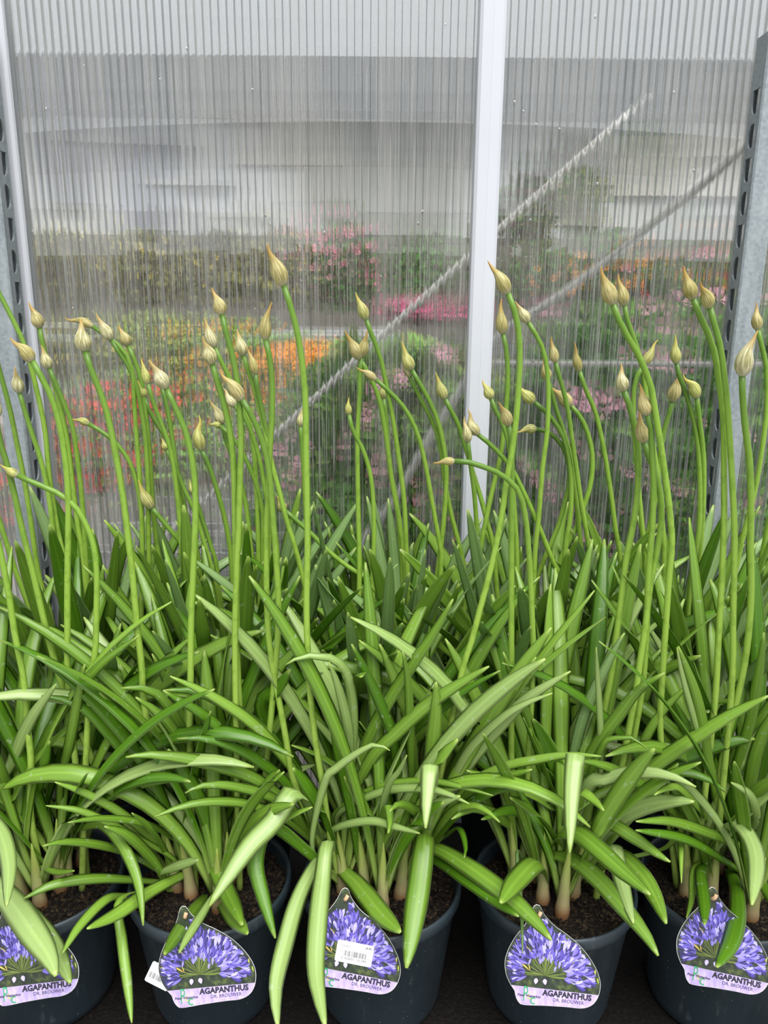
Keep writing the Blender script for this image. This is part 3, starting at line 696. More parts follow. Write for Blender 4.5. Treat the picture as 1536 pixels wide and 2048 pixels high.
# ---- leaves that can be told apart in the photograph: (plant, width px, forward m, material, [points base -> tip])
G, P_, D_, Q_ = LEAF, LEAF_PALE, LEAF_DARK, LEAF_GREY
TL = [
 (0, 50, .20, P_, [(-40, 1745), (15, 1795), (60, 1856), (97, 1912), (113, 1956)]),
 (0, 36, .17, P_, [(30, 1790), (72, 1838), (110, 1895), (142, 1969)]),
 (0, 32, .17, P_, [(-25, 1650), (2, 1668), (17, 1730), (13, 1816)]),
 (0, 15, .10, G, [(60, 1722), (110, 1742), (150, 1742), (185, 1752), (20, 1850)][:3]),
 (0, 22, .13, G, [(130, 1668), (180, 1648), (212, 1652), (250, 1700), (277, 1770), (287, 1856)]),
 (0, 16, .02, G, [(110, 1690), (169, 1628), (237, 1587), (305, 1564), (371, 1560)]),
 (0, 24, .03, P_, [(-10, 1600), (20, 1530), (60, 1440), (115, 1365)]),
 (0, 22, .02, G, [(60, 1600), (80, 1500), (125, 1420), (200, 1330), (283, 1268)]),
 (0, 20, .02, D_, [(50, 1640), (80, 1560), (100, 1480), (60, 1330)][:3]),
 (0, 26, .04, G, [(30, 1620), (5, 1560), (-25, 1480)]),
 (0, 20, .02, G, [(120, 1580), (140, 1480), (165, 1350), (170, 1325)]),
 (1, 22, .07, G, [(338, 1780), (318, 1735), (280, 1690), (245, 1664), (206, 1652)]),
 (1, 28, .16, G, [(375, 1745), (300, 1782), (232, 1828), (171, 1859)]),
 (1, 30, .18, G, [(425, 1772), (388, 1822), (350, 1877), (327, 1911)]),
 (1, 18, .175, P_, [(430, 1790), (400, 1835), (372, 1880), (357, 1908)]),
 (1, 34, .14, G, [(402, 1690), (432, 1738), (462, 1800), (486, 1853)]),
 (1, 30, .16, G, [(425, 1770), (455, 1820), (480, 1850), (497, 1869)]),
 (1, 20, .15, G, [(300, 1760), (262, 1790), (215, 1796), (160, 1850), (122, 1911)][1:]),
 (1, 16, .10, G, [(355, 1682), (290, 1646), (200, 1636), (132, 1646)]),
 (1, 18, .10, G, [(270, 1712), (205, 1690), (130, 1683), (82, 1693)]),
 (1, 20, .10, G, [(300, 1762), (200, 1756), (110, 1768), (45, 1798)]),
 (1, 20, .11, P_, [(320, 1748), (352, 1732), (398, 1720)]),
 (1, 18, .05, G, [(380, 1745), (300, 1672), (237, 1622), (169, 1585), (106, 1563)]),
 (1, 15, .06, G, [(350, 1720), (280, 1678), (203, 1638), (152, 1619), (88, 1611)]),
 (1, 20, .19, G, [(290, 1780), (238, 1800), (244, 1880), (254, 1960), (264, 2050)]),
 (1, 22, .0, D_, [(350, 1660), (320, 1600), (275, 1540), (230, 1480), (160, 1410), (78, 1390)]),
 (1, 24, .02, G, [(390, 1650), (360, 1560), (300, 1480), (240, 1420), (195, 1382)]),
 (1, 22, .02, G, [(400, 1640), (390, 1540), (330, 1440), (268, 1392)]),
 (1, 22, .03, D_, [(440, 1660), (470, 1580), (440, 1460), (322, 1378)]),
 (1, 22, .0, G, [(400, 1600), (380, 1500), (340, 1420), (300, 1380), (237, 1376)]),
 (1, 18, .1, G, [(330, 1700), (300, 1655), (262, 1625)]),
 (1, 26, .08, G, [(450, 1720), (500, 1650), (540, 1620), (590, 1608)]),
 (2, 40, .16, P_, [(648, 1690), (618, 1610), (586, 1582), (548, 1640), (500, 1690), (450, 1762), (415, 1817)]),
 (2, 30, .14, D_, [(600, 1690), (540, 1652), (512, 1720), (528, 1800), (552, 1881)]),
 (2, 34, .22, P_, [(675, 1700), (640, 1718), (600, 1790), (570, 1890), (552, 1975), (556, 2062)]),
 (2, 37, .24, P_, [(668, 1720), (655, 1680), (645, 1755), (635, 1850), (632, 1950), (652, 2062)]),
 (2, 40, .15, G, [(674, 1722), (715, 1768), (760, 1825), (803, 1867)]),
 (2, 44, .17, G, [(832, 1720), (849, 1668), (840, 1755), (826, 1850), (812, 1941)]),
 (2, 18, .12, P_, [(642, 1690), (672, 1655), (740, 1641), (795, 1654), (843, 1668)]),
 (2, 19, .08, G, [(640, 1690), (575, 1640), (508, 1610), (440, 1602), (372, 1610), (305, 1635)]),
 (2, 19, .06, G, [(640, 1690), (560, 1605), (474, 1574), (406, 1571), (366, 1588)]),
 (2, 25, .06, G, [(650, 1700), (580, 1612), (508, 1556), (406, 1523), (305, 1509), (246, 1515)]),
 (2, 22, .03, D_, [(650, 1690), (590, 1585), (508, 1514), (423, 1478), (349, 1477)]),
 (2, 22, .02, G, [(640, 1660), (600, 1560), (520, 1460), (430, 1395), (335, 1350)]),
 (2, 24, .0, D_, [(650, 1640), (580, 1520), (500, 1440), (400, 1385), (323, 1380)]),
 (2, 17, .10, P_, [(673, 1642), (703, 1609), (771, 1581), (839, 1576), (889, 1585), (943, 1610)]),
 (2, 15, .06, G, [(666, 1640), (703, 1598), (771, 1568), (855, 1561), (923, 1573), (991, 1593)]),
 (2, 34, .15, P_, [(846, 1690), (858, 1560), (860, 1526), (856, 1575), (852, 1625), (851, 1662)]),
 (2, 29, .03, G, [(842, 1700), (860, 1560), (867, 1480), (872, 1420), (872, 1360)]),
 (2, 20, .03, P_, [(695, 1640), (703, 1524), (706, 1439), (700, 1372), (686, 1334), (652, 1313), (602, 1314), (567, 1332)]),
 (2, 20, .04, P_, [(693, 1620), (698, 1500), (693, 1439), (676, 1372), (656, 1320)]),
 (2, 22, .03, D_, [(802, 1610), (788, 1483), (767, 1422), (737, 1355), (701, 1284)]),
 (2, 25, .0, G, [(830, 1600), (815, 1439), (801, 1395), (781, 1338), (757, 1284)]),
 (2, 18, .03, G, [(824, 1620), (821, 1500), (819, 1440), (815, 1355), (804, 1298)]),
 (2, 28, .03, G, [(680, 1650), (730, 1490), (771, 1409), (822, 1331), (866, 1267), (909, 1193)]),
 (2, 27, .04, G, [(672, 1670), (737, 1526), (795, 1463), (855, 1409), (923, 1365), (983, 1330)]),
 (2, 18, .0, D_, [(720, 1620), (822, 1466), (880, 1420), (940, 1374), (1005, 1339)]),
 (2, 16, .07, P_, [(625, 1700), (649, 1566), (676, 1534), (710, 1509), (750, 1489), (784, 1503)]),
 (2, 34, .0, D_, [(520, 1600), (534, 1440), (561, 1372), (583, 1336)][1:]),
 (2, 15, .08, P_, [(760, 1690), (764, 1619), (778, 1568), (798, 1541), (815, 1508)]),
 (2, 20, .10, G, [(838, 1690), (838, 1634), (818, 1613), (795, 1609), (777, 1625)]),
 (2, 20, .11, G, [(760, 1680), (775, 1612), (780, 1640), (776, 1669)]),
 (2, 17, .08, G, [(850, 1690), (900, 1625), (943, 1610), (974, 1622), (1002, 1647)]),
 (2, 18, .07, G, [(835, 1700), (930, 1580), (1000, 1537), (1070, 1520), (1140, 1510), (1208, 1513)]),
 (2, 24, .04, P_, [(850, 1690), (930, 1540), (1000, 1452), (1052, 1399), (1105, 1364), (1146, 1340)]),
 (2, 19, .05, P_, [(850, 1700), (880, 1620), (930, 1510), (1000, 1438), (1052, 1406), (1110, 1385)]),
 (2, 36, .18, G, [(838, 1718), (866, 1694), (933, 1730), (1008, 1785), (1068, 1840), (1106, 1884)]),
 (2, 24, .15, D_, [(840, 1730), (863, 1716), (933, 1760), (1000, 1808), (1040, 1835)]),
 (2, 13, .08, D_, [(880, 1680), (916, 1655), (931, 1690), (928, 1718)]),
 (2, 20, .06, D_, [(850, 1700), (920, 1620), (990, 1580), (1060, 1575)]),
 (2, 22, .02, G, [(870, 1690), (900, 1560), (960, 1460), (1020, 1390), (1075, 1310)]),
 (2, 22, .05, G, [(860, 1700), (930, 1590), (990, 1560), (1068, 1538)]),
 (3, 25, .05, G, [(1125, 1700), (1160, 1560), (1199, 1483), (1237, 1430), (1279, 1378), (1334, 1343)]),
 (3, 32, .05, G, [(1150, 1700), (1210, 1630), (1297, 1538), (1349, 1500), (1401, 1465), (1471, 1423), (1545, 1388)]),
 (3, 35, .0, D_, [(1200, 1660), (1290, 1560), (1349, 1518), (1401, 1500), (1454, 1484), (1514, 1477)]),
 (3, 35, .17, P_, [(1130, 1690), (1148, 1540), (1151, 1504), (1147, 1540), (1143, 1595), (1141, 1650), (1139, 1712)]),
 (3, 25, .10, P_, [(1130, 1700), (1174, 1575), (1209, 1559), (1262, 1546), (1331, 1549), (1397, 1576)]),
 (3, 22, .03, D_, [(1190, 1690), (1260, 1580), (1321, 1546), (1366, 1542), (1419, 1559), (1455, 1587)]),
 (3, 13, .05, P_, [(1195, 1640), (1201, 1486), (1199, 1416), (1195, 1347), (1192, 1290)]),
 (3, 13, .05, G, [(1150, 1680), (1175, 1570), (1206, 1490), (1227, 1477), (1265, 1476), (1298, 1501)]),
 (3, 26, .10, G, [(1150, 1660), (1160, 1590), (1172, 1588), (1190, 1602), (1210, 1624)]),
 (3, 36, .16, G, [(1100, 1720), (1118, 1668), (1153, 1665), (1193, 1695), (1248, 1745), (1304, 1793)]),
 (3, 34, .16, G, [(1180, 1740), (1235, 1712), (1278, 1745), (1308, 1790), (1334, 1851)]),
 (3, 30, .14, P_, [(1190, 1740), (1225, 1690), (1240, 1750), (1253, 1800), (1268, 1851)]),
 (3, 34, .18, G, [(1075, 1745), (1092, 1708), (1143, 1716), (1193, 1755), (1243, 1810), (1288, 1865), (1319, 1916)]),
 (3, 40, .16, G, [(1088, 1765), (1075, 1723), (1035, 1758), (999, 1808)]),
 (3, 26, .10, G, [(1140, 1690), (1205, 1645), (1268, 1675), (1318, 1710), (1344, 1726)]),
 (3, 8, .17, Q_, [(1060, 1740), (1035, 1700), (1040, 1780), (1044, 1850), (1045, 1912)]),
 (3, 12, .10, G, [(1320, 1700), (1357, 1665), (1363, 1770)]),
 (3, 24, .02, G, [(1090, 1680), (1040, 1600), (990, 1560), (930, 1540)]),
 (3, 22, .04, G, [(1080, 1700), (1010, 1640), (950, 1615), (900, 1640)]),
 (3, 20, .05, D_, [(1080, 1690), (1060, 1640), (1020, 1620), (960, 1640)]),
 (3, 22, .0, Q_, [(1130, 1660), (1150, 1500), (1180, 1400), (1240, 1280), (1254, 1265)]),
 (3, 20, .0, G, [(1110, 1640), (1080, 1500), (1040, 1400), (1005, 1300)]),
 (3, 18, .0, G, [(1230, 1640), (1300, 1460), (1385, 1360), (1390, 1300), (1355, 1288)][:3]),
 (4, 22, .05, G, [(1430, 1700), (1366, 1640), (1321, 1598), (1272, 1563), (1209, 1531), (1149, 1520)]),
 (4, 20, .08, G, [(1430, 1660), (1366, 1580), (1331, 1577), (1306, 1592)]),
 (4, 32, .18, P_, [(1440, 1690), (1470, 1645), (1500, 1674), (1513, 1725), (1503, 1814)]),
 (4, 22, .10, G, [(1530, 1725), (1493, 1697), (1418, 1665), (1343, 1642), (1268, 1643)]),
 (4, 20, .11, D_, [(1510, 1760), (1443, 1716), (1368, 1676), (1268, 1660)]),
 (4, 34, .20, D_, [(1462, 1740), (1472, 1775), (1474, 1825), (1462, 1882), (1432, 1937)]),
 (4, 24, .18, D_, [(1425, 1730), (1402, 1735), (1408, 1800), (1409, 1852)]),
 (4, 12, .12, G, [(1420, 1720), (1388, 1735), (1383, 1800), (1372, 1838)]),
 (4, 20, .06, G, [(1440, 1680), (1430, 1580), (1415, 1510), (1395, 1400), (1355, 1288)]),
 (4, 16, .06, P_, [(1460, 1650), (1410, 1500), (1385, 1420), (1365, 1350), (1353, 1290)]),
 (4, 24, .02, G, [(1480, 1680), (1500, 1560), (1520, 1480), (1560, 1400)]),
 (4, 18, .09, P_, [(1480, 1690), (1510, 1640), (1500, 1590), (1460, 1564)]),
 (4, 24, .06, G, [(1470, 1680), (1500, 1600), (1540, 1565), (1590, 1550)]),
 (4, 20, .12, D_, [(1490, 1740), (1520, 1760), (1560, 1830)]),
 (4, 20, .04, G, [(1440, 1660), (1470, 1540), (1500, 1440), (1520, 1330), (1528, 1260)]),
]
def add_leaf_traced(pi, wpx, fwd, mat, pts, k):
    root, loc, shoots = PLANTS[pi]
    r = random.Random(900+k)
    p0 = pts[0]
    s = min(shoots, key=lambda q: (to_px(q)[0]-p0[0])**2+(.6*(to_px(q)[1]-p0[1]))**2)
    Ys, Yt = s.y, loc.y-fwd-.02
    L = [0.0]
    for a, b in zip(pts, pts[1:]): L.append(L[-1]+math.hypot(a[0]-b[0], a[1]-b[1]))
    P3 = [s+UP*.015]
    if abs(to_px(s)[0]-p0[0]) > 60: P3 = [s+UP*.015]
    for (x, y), l in zip(pts, L):
        t = .12+.88*l/L[-1]; P3.append(at_y(x, y, Ys+(Yt-Ys)*t**.8))
    fine, LL = catmull(P3, 14); P = lambda t: sample(fine, LL, t)
    tw0, tw1 = r.uniform(-.25, .25), r.uniform(-.3, .3)
    turn = 0
    for a, b, c in zip(pts, pts[1:], pts[2:]):
        q = abs(math.atan2(c[1]-b[1], c[0]-b[0])-math.atan2(b[1]-a[1], b[0]-a[0])); turn = max(turn, min(q, 2*math.pi-q))
    W0 = None
    if turn > 1.15:      # arches over toward the viewer: the blade keeps one sideways direction
        ch = P3[-1]-P3[len(P3)//2]; W0 = -ch.cross(((CAM-P3[-1]).normalized()+UP*.35)).normalized()
    def W(t, T):
        if W0 is not None: return W0
        p = P(t); n = ((CAM-p).normalized()*1.0+UP*.35).normalized()
        w_ = T.cross(n)
        if w_.length < .05: w_ = Vector((1, 0, 0))
        w_.normalize(); w_.rotate(Matrix.Rotation(tw0+tw1*t, 3, T)); return -w_
    mid = P(.7); width = wpx*1.08*depth(mid)/FPX
    link('leaf', leaf_mesh(P, W, width, .18, 28, .0013, mat, loc, .42), None, root)
for k, (pi, wpx, fwd, mat, pts) in enumerate(TL): add_leaf_traced(pi, wpx, fwd, mat, pts, k)

# ---- flower stalks: (row, bud width px, bud colour, [tip, base of bud, stalk points downward])
ST = [
 ('b', 24, 0, [(-28, 505), (-14, 560), (0, 590), (20, 628), (45, 680), (60, 725), (73, 778), (90, 860), (99, 956), (116, 1065), (130, 1134)]),
 ('b', 24, 0, [(57, 604), (79, 655), (87, 696), (106, 758), (126, 836), (137, 894), (147, 980), (157, 1058), (167, 1120)]),
 ('b', 22, 1, [(82, 690), (98, 736), (116, 778), (144, 850), (154, 912), (164, 997), (171, 1100)]),
 ('f', 27, 0, [(20, 675), (65, 722), (77, 744), (103, 795), (120, 853), (128, 900), (135, 963), (137, 1031), (135, 1150), (135, 1253), (137, 1372)]),
 ('b', 23, 1, [(31, 733), (39, 785), (51, 826), (65, 870), (79, 911), (92, 963), (103, 1031), (109, 1100), (117, 1150), (129, 1212)]),
 ('f', 26, 1, [(-15, 770), (-8, 835), (0, 884), (14, 929), (31, 997), (44, 1058), (67, 1150), (91, 1253), (115, 1341), (135, 1405), (162, 1463), (190, 1534), (220, 1605)]),
 ('b', 24, 0, [(-30, 620), (-18, 680), (0, 744), (20, 819), (34, 888), (51, 973), (65, 1065), (78, 1152), (102, 1236)]),
 ('f', 18, 2, [(0, 929), (36, 951), (68, 966), (103, 980), (133, 997), (154, 1018), (171, 1048), (185, 1083), (193, 1135), (193, 1219), (190, 1307), (179, 1382)]),
 ('b', 22, 1, [(-60, 880), (-40, 940), (-15, 1000), (7, 1067), (30, 1138), (47, 1185), (63, 1236)]),
 ('f', 26, 0, [(-45, 890), (-32, 960), (-15, 1040), (0, 1100), (17, 1185), (30, 1270), (47, 1355), (54, 1439), (62, 1524), (61, 1625)]),
 ('f', 32, 1, [(161, 635), (170, 701), (181, 737), (198, 778), (212, 819), (222, 860), (232, 912), (243, 973), (253, 1048), (266, 1160), (274, 1253), (284, 1338), (288, 1405)]),
 ('b', 17, 0, [(129, 635), (186, 653), (202, 664), (232, 686), (253, 710), (266, 747), (268, 792), (272, 860), (280, 963), (284, 1065), (284, 1150)]),
 ('b', 24, 1, [(192, 626), (222, 679), (239, 706), (260, 737), (274, 775), (284, 826), (291, 877), (296, 963), (297, 1065), (298, 1219)]),
 ('b', 22, 0, [(238, 649), (256, 691), (270, 723), (282, 758), (288, 800), (294, 850), (300, 920), (305, 1000), (312, 1080), (318, 1150)]),
 ('b', 17, 2, [(281, 715), (296, 768), (308, 809), (328, 860), (342, 905), (352, 970), (360, 1050), (365, 1120)]),
 ('b', 18, 2, [(273, 759), (289, 795), (297, 819), (318, 853), (342, 894), (356, 946), (369, 1014), (386, 1082), (400, 1134)]),
 ('f', 29, 1, [(297, 720), (332, 776), (349, 812), (369, 857), (379, 894), (388, 946), (391, 1031), (386, 1152), (382, 1253), (381, 1355), (379, 1490)]),
 ('b', 22, 0, [(303, 722), (323, 771), (333, 809), (342, 860), (349, 912), (362, 1014), (368, 1080), (376, 1185)]),
 ('b', 14, 2, [(323, 876), (333, 900), (349, 932), (369, 980), (390, 1024), (408, 1084), (427, 1152), (437, 1219)]),
 ('b', 15, 2, [(142, 836), (178, 848), (212, 869), (236, 891), (256, 918), (270, 953), (279, 997), (285, 1065), (284, 1150)]),
 ('b', 23, 2, [(277, 959), (304, 1016), (328, 1045), (359, 1082), (381, 1110), (404, 1160), (420, 1226), (430, 1331)]),
 ('f', 29, 1, [(405, 672), (424, 727), (438, 775), (451, 819), (462, 877), (468, 946), (470, 1040), (472, 1152), (474, 1270), (477, 1372)]),
 ('b', 24, 1, [(408, 635), (429, 694), (441, 720), (458, 754), (475, 792), (492, 826), (505, 880), (512, 960), (516, 1050), (518, 1130)]),
 ('f', 26, 0, [(424, 575), (444, 629), (451, 662), (462, 700), (474, 758), (479, 809), (482, 877), (480, 963), (477, 1065), (473, 1150), (470, 1300)]),
 ('b', 24, 1, [(473, 657), (487, 710), (496, 740), (509, 778), (520, 822), (531, 865), (544, 929), (558, 980), (575, 1048), (596, 1117)]),
 ('b', 18, 0, [(494, 693), (511, 749), (516, 785), (527, 836), (538, 894), (542, 970), (538, 1100)]),
 ('f', 27, 0, [(439, 739), (484, 799), (502, 829), (520, 870), (532, 910), (540, 960), (546, 1040), (552, 1117), (556, 1260)]),
 ('b', 19, 1, [(446, 775), (470, 812), (485, 826), (505, 870), (520, 922), (531, 983), (544, 1048), (555, 1117)]),
 ('b', 21, 1, [(418, 797), (444, 848), (452, 880), (470, 930), (490, 1000), (500, 1080), (505, 1140)]),
 ('b', 13, 2, [(418, 847), (441, 853), (455, 864), (479, 894), (499, 935), (514, 973), (526, 1031), (526, 1100)]),
 ('b', 24, 2, [(398, 830), (403, 900), (417, 929), (434, 980), (448, 1031), (458, 1082), (463, 1134)]),
 ('b', 12, 2, [(378, 957), (386, 987), (396, 1010), (405, 1040), (424, 1100), (435, 1150)]),
 ('f', 32, 0, [(534, 486), (567, 570), (577, 600), (589, 641), (599, 689), (606, 741), (611, 809), (612, 894), (614, 997), (615, 1090), (613, 1219), (617, 1338), (622, 1405), (632, 1490), (646, 1575), (656, 1650)]),
 ('f', 24, 0, [(544, 604), (531, 679), (538, 710), (544, 758), (544, 826), (539, 912), (536, 997), (533, 1065), (534, 1219), (539, 1287), (549, 1355), (561, 1416), (574, 1490), (588, 1565)]),
 ('b', 16, 1, [(606, 812), (601, 853), (604, 894), (608, 960), (612, 1040), (616, 1120)]),
 ('b', 21, 2, [(553, 992), (570, 1021), (589, 1038), (620, 1065), (650, 1096), (691, 1130), (737, 1158), (781, 1185), (808, 1216), (828, 1256), (842, 1300), (852, 1348)]),
 ('b', 25, 0, [(690, 661), (720, 717), (736, 747), (753, 782), (763, 819), (773, 877), (784, 963), (797, 1031), (806, 1100), (811, 1147)]),
 ('b', 22, 0, [(735, 660), (724, 713), (720, 741), (719, 792), (715, 877), (716, 997), (719, 1134), (717, 1240)]),
 ('b', 16, 0, [(712, 734), (752, 759), (773, 778), (801, 806), (821, 836), (838, 877), (852, 935), (866, 1014), (878, 1082), (882, 1140)]),
 ('b', 22, 2, [(711, 584), (732, 638), (743, 669), (760, 713), (770, 758), (784, 826), (797, 912), (808, 997), (813, 1100), (815, 1160)]),
 ('b', 15, 2, [(763, 758), (767, 797), (773, 843), (779, 929), (792, 997), (800, 1080), (805, 1150)]),
 ('b', 14, 2, [(698, 794), (698, 829), (705, 860), (722, 891), (736, 929), (745, 980), (748, 1065), (746, 1140)]),
 ('b', 24, 2, [(804, 683), (823, 739), (838, 765), (859, 802), (876, 843), (888, 894), (893, 946), (890, 1014), (883, 1084), (872, 1168), (866, 1219)]),
 ('b', 18, 1, [(808, 706), (820, 753), (838, 792), (862, 836), (880, 888), (890, 963), (903, 1031), (921, 1100), (931, 1160)]),
 ('b', 21, 2, [(871, 744), (890, 797), (903, 823), (917, 850), (931, 894), (946, 946), (962, 997), (975, 1048), (989, 1117)]),
 ('b', 22, 1, [(936, 818), (956, 869), (975, 884), (997, 905), (1021, 933), (1042, 973), (1063, 1018), (1080, 1058), (1108, 1127), (1140, 1190), (1167, 1245), (1195, 1301)]),
 ('b', 19, 1, [(929, 833), (936, 884), (941, 929), (948, 980), (953, 1048), (955, 1130)]),
 ('f', 16, 0, [(866, 926), (909, 922), (931, 923), (962, 932), (989, 942), (1015, 958), (1038, 984), (1049, 1022), (1056, 1078), (1061, 1160), (1065, 1250), (1066, 1329)]),
 ('b', 21, 2, [(965, 759), (982, 797), (992, 823), (1006, 850), (1018, 890), (1024, 950), (1030, 1040), (1034, 1120)]),
 ('f', 27, 0, [(975, 521), (1016, 586), (1028, 617), (1037, 659), (1040, 712), (1038, 764), (1033, 834), (1024, 904), (1014, 956), (1003, 1035), (984, 1128), (960, 1219), (940, 1294), (923, 1348)]),
 ('b', 24, 0, [(1003, 597), (1006, 667), (1012, 694), (1016, 747), (1014, 799), (1009, 853), (1001, 912), (985, 980), (972, 1040), (950, 1145), (920, 1250)]),
 ('f', 24, 0, [(997, 804), (1017, 850), (1022, 880), (1024, 956), (1023, 1043), (1023, 1148), (1023, 1250), (1023, 1364)]),
 ('b', 22, 1, [(1030, 602), (1056, 644), (1070, 666), (1087, 701), (1095, 745), (1097, 800), (1094, 869), (1085, 938), (1077, 1043), (1070, 1110)]),
 ('b', 21, 0, [(1085, 714), (1096, 760), (1105, 792), (1115, 827), (1129, 869), (1140, 911), (1148, 966), (1157, 1045), (1166, 1137), (1173, 1224), (1178, 1329)]),
 ('b', 19, 0, [(1103, 673), (1111, 724), (1117, 747), (1127, 781), (1136, 820), (1143, 869), (1152, 931), (1162, 1001), (1174, 1071), (1190, 1172)]),
 ('b', 18, 0, [(1148, 684), (1159, 742), (1171, 778), (1188, 816), (1202, 869), (1213, 928), (1223, 994), (1231, 1058), (1241, 1130)]),
 ('b', 24, 2, [(1030, 768), (1068, 804), (1091, 823), (1112, 848), (1129, 879), (1139, 920), (1143, 973), (1140, 1040), (1130, 1110)]),
 ('b', 27, 0, [(1100, 770), (1141, 811), (1161, 834), (1174, 862), (1183, 897), (1185, 931), (1180, 973), (1167, 1015), (1152, 1056), (1129, 1100), (1112, 1150), (1103, 1200), (1094, 1259), (1089, 1312)]),
 ('b', 19, 2, [(1033, 865), (1072, 858), (1094, 863), (1115, 879), (1129, 900), (1138, 931), (1138, 966), (1129, 1008), (1115, 1056), (1090, 1115), (1070, 1169), (1052, 1214)]),
 ('f', 31, 0, [(1202, 532), (1225, 607), (1237, 638), (1255, 673), (1276, 708), (1293, 747), (1304, 781), (1311, 827), (1321, 886), (1331, 956), (1340, 1026), (1344, 1090), (1338, 1155), (1331, 1259), (1324, 1364), (1321, 1469)]),
 ('b', 24, 0, [(1237, 547), (1249, 610), (1256, 645), (1269, 680), (1280, 715), (1288, 757), (1300, 850), (1315, 950), (1325, 1050), (1328, 1130)]),
 ('b', 19, 2, [(1316, 679), (1288, 729), (1279, 743), (1270, 764), (1267, 799), (1268, 850), (1275, 950), (1284, 1050), (1290, 1130)]),
 ('f', 25, 1, [(1242, 726), (1248, 781), (1258, 809), (1269, 851), (1276, 897), (1277, 945), (1274, 991), (1267, 1045), (1251, 1127), (1241, 1207), (1230, 1294), (1220, 1364), (1209, 1416)]),
 ('f', 28, 0, [(1279, 766), (1295, 829), (1302, 851), (1304, 904), (1307, 966), (1305, 1045), (1297, 1148), (1293, 1259), (1286, 1364), (1272, 1451), (1258, 1521), (1241, 1591)]),
 ('f', 26, 0, [(1279, 820), (1288, 884), (1297, 911), (1311, 945), (1321, 987), (1323, 1036), (1317, 1085), (1310, 1125), (1300, 1172), (1290, 1259), (1279, 1329), (1269, 1399)]),
 ('b', 26, 0, [(1363, 743), (1344, 802), (1338, 830), (1326, 869), (1319, 921), (1312, 990), (1298, 1060), (1277, 1140), (1262, 1207)]),
 ('b', 21, 2, [(1351, 669), (1353, 726), (1358, 750), (1370, 781), (1384, 827), (1393, 869), (1398, 921), (1400, 991), (1398, 1063), (1387, 1130), (1377, 1207)]),
 ('b', 23, 2, [(1366, 748), (1394, 795), (1399, 841), (1406, 897), (1408, 956), (1406, 1026), (1401, 1090), (1395, 1150)]),
 ('f', 28, 0, [(1368, 532), (1386, 597), (1401, 635), (1419, 673), (1431, 715), (1438, 764), (1445, 816), (1448, 869), (1448, 938), (1448, 1045), (1443, 1172), (1436, 1294), (1430, 1400)]),
 ('f', 26, 0, [(1401, 562), (1420, 614), (1429, 649), (1441, 694), (1448, 747), (1454, 799), (1459, 869), (1464, 956), (1469, 1060), (1468, 1150), (1466, 1250), (1464, 1364)]),
 ('b', 21, 0, [(1512, 604), (1516, 659), (1523, 691), (1532, 729), (1534, 781), (1532, 834), (1523, 904), (1513, 966), (1499, 1026), (1486, 1072), (1475, 1123)]),
 ('f', 35, 1, [(1516, 660), (1484, 750), (1485, 785), (1490, 851), (1499, 921), (1502, 1008), (1501, 1090), (1502, 1190), (1494, 1294), (1478, 1381), (1457, 1462), (1441, 1538), (1431, 1626)]),
 ('b', 22, 0, [(1580, 840), (1565, 900), (1555, 960), (1536, 1050), (1522, 1120), (1506, 1207)]),
]
def bud_mesh(base, tip, wid, r, mat, off, tdir):
    L = (tip-base).length
    side = (tip-base).cross(Vector((0, 1, 0))).normalized()*L*r.uniform(-.05, .12)
    mid = base.lerp(tip, .45)+(tdir*L*.45-(tip-base)*.45)*.45
    pts = [base-tdir*L*.02, mid, base.lerp(tip, .78)+side*.35, tip]
    prof = [(0, .36), (.05, .60), (.14, .88), (.26, 1.0), (.38, .93), (.50, .70), (.60, .48), (.72, .31), (.84, .18), (.95, .09), (1, .03)]
    def rad(t):
        for (a, x), (b, y) in zip(prof, prof[1:]):
            if t <= b: return wid*.5*(x+(y-x)*(t-a)/(b-a))
        return .0004
    return tube_mesh('bud', pts, rad, mat, 14, 20, off)
for k, (row, bw, bc, pts) in enumerate(ST):
    r = random.Random(3000+k)
    ri = 0 if row == 'f' else 1
    Y0 = FY if ri == 0 else BY
    xs = [to_px(PLANTS[ri*5+i][1]+UP*.35)[0] for i in range(5)]
    (xa, ya), (xb, yb) = pts[-2], pts[-1]
    ex = xb+(xb-xa)/max(20, (yb-ya))*90
    ci = col_of(ex, xs)
    root, loc, shoots = PLANTS[ri*5+ci]
    ybud = Y0+r.uniform(-.06, .04)-(0 if ri else .01)
    target = at_y(xb+(xb-xa)/max(20, (yb-ya))*150, 1500, Y0)
    bx_ = loc.x+max(-.062, min(.062, target.x-loc.x)); base = Vector((bx_, loc.y+r.uniform(-.03, .04), .19))
    body = pts[1:]; L = [0.0]
    for a, b in zip(body, body[1:]): L.append(L[-1]+math.hypot(a[0]-b[0], a[1]-b[1]))
    tot = L[-1]+max(60, 1720-body[-1][1] if ri == 0 else 1540-body[-1][1])
    P3 = []
    for (x, y), l in zip(body, L): P3.append(at_y(x, y, ybud+(base.y-ybud)*(l/tot)))
    last = P3[-1]
    dirv = (P3[-1]-P3[-2]).normalized()
    P3.append(last.lerp(base, .5)+dirv*.04*(last-base).length); P3.append(base-UP*.008)
    P3 = P3[::-1]
    z1 = depth(P3[-1])/FPX
    rtop = (6.0 if row == 'f' else 4.9)*z1*(.8+.2*bw/26); rbot = rtop*1.42
    me = tube_mesh('flower_stalk', P3, lambda t: rbot+(rtop-rbot)*t**.8, STALK, 9, 40, loc)
    o = link('flower_stalk', me, None, root)
    b0 = P3[-1]; tip = at_y(pts[0][0], pts[0][1], ybud+r.uniform(-.012, .006))
    tdir = (P3[-1]-P3[-2]).normalized()
    link('bud', bud_mesh(b0, tip, bw*1.04*z1, r, BUDS[bc], loc, tdir), None, o)

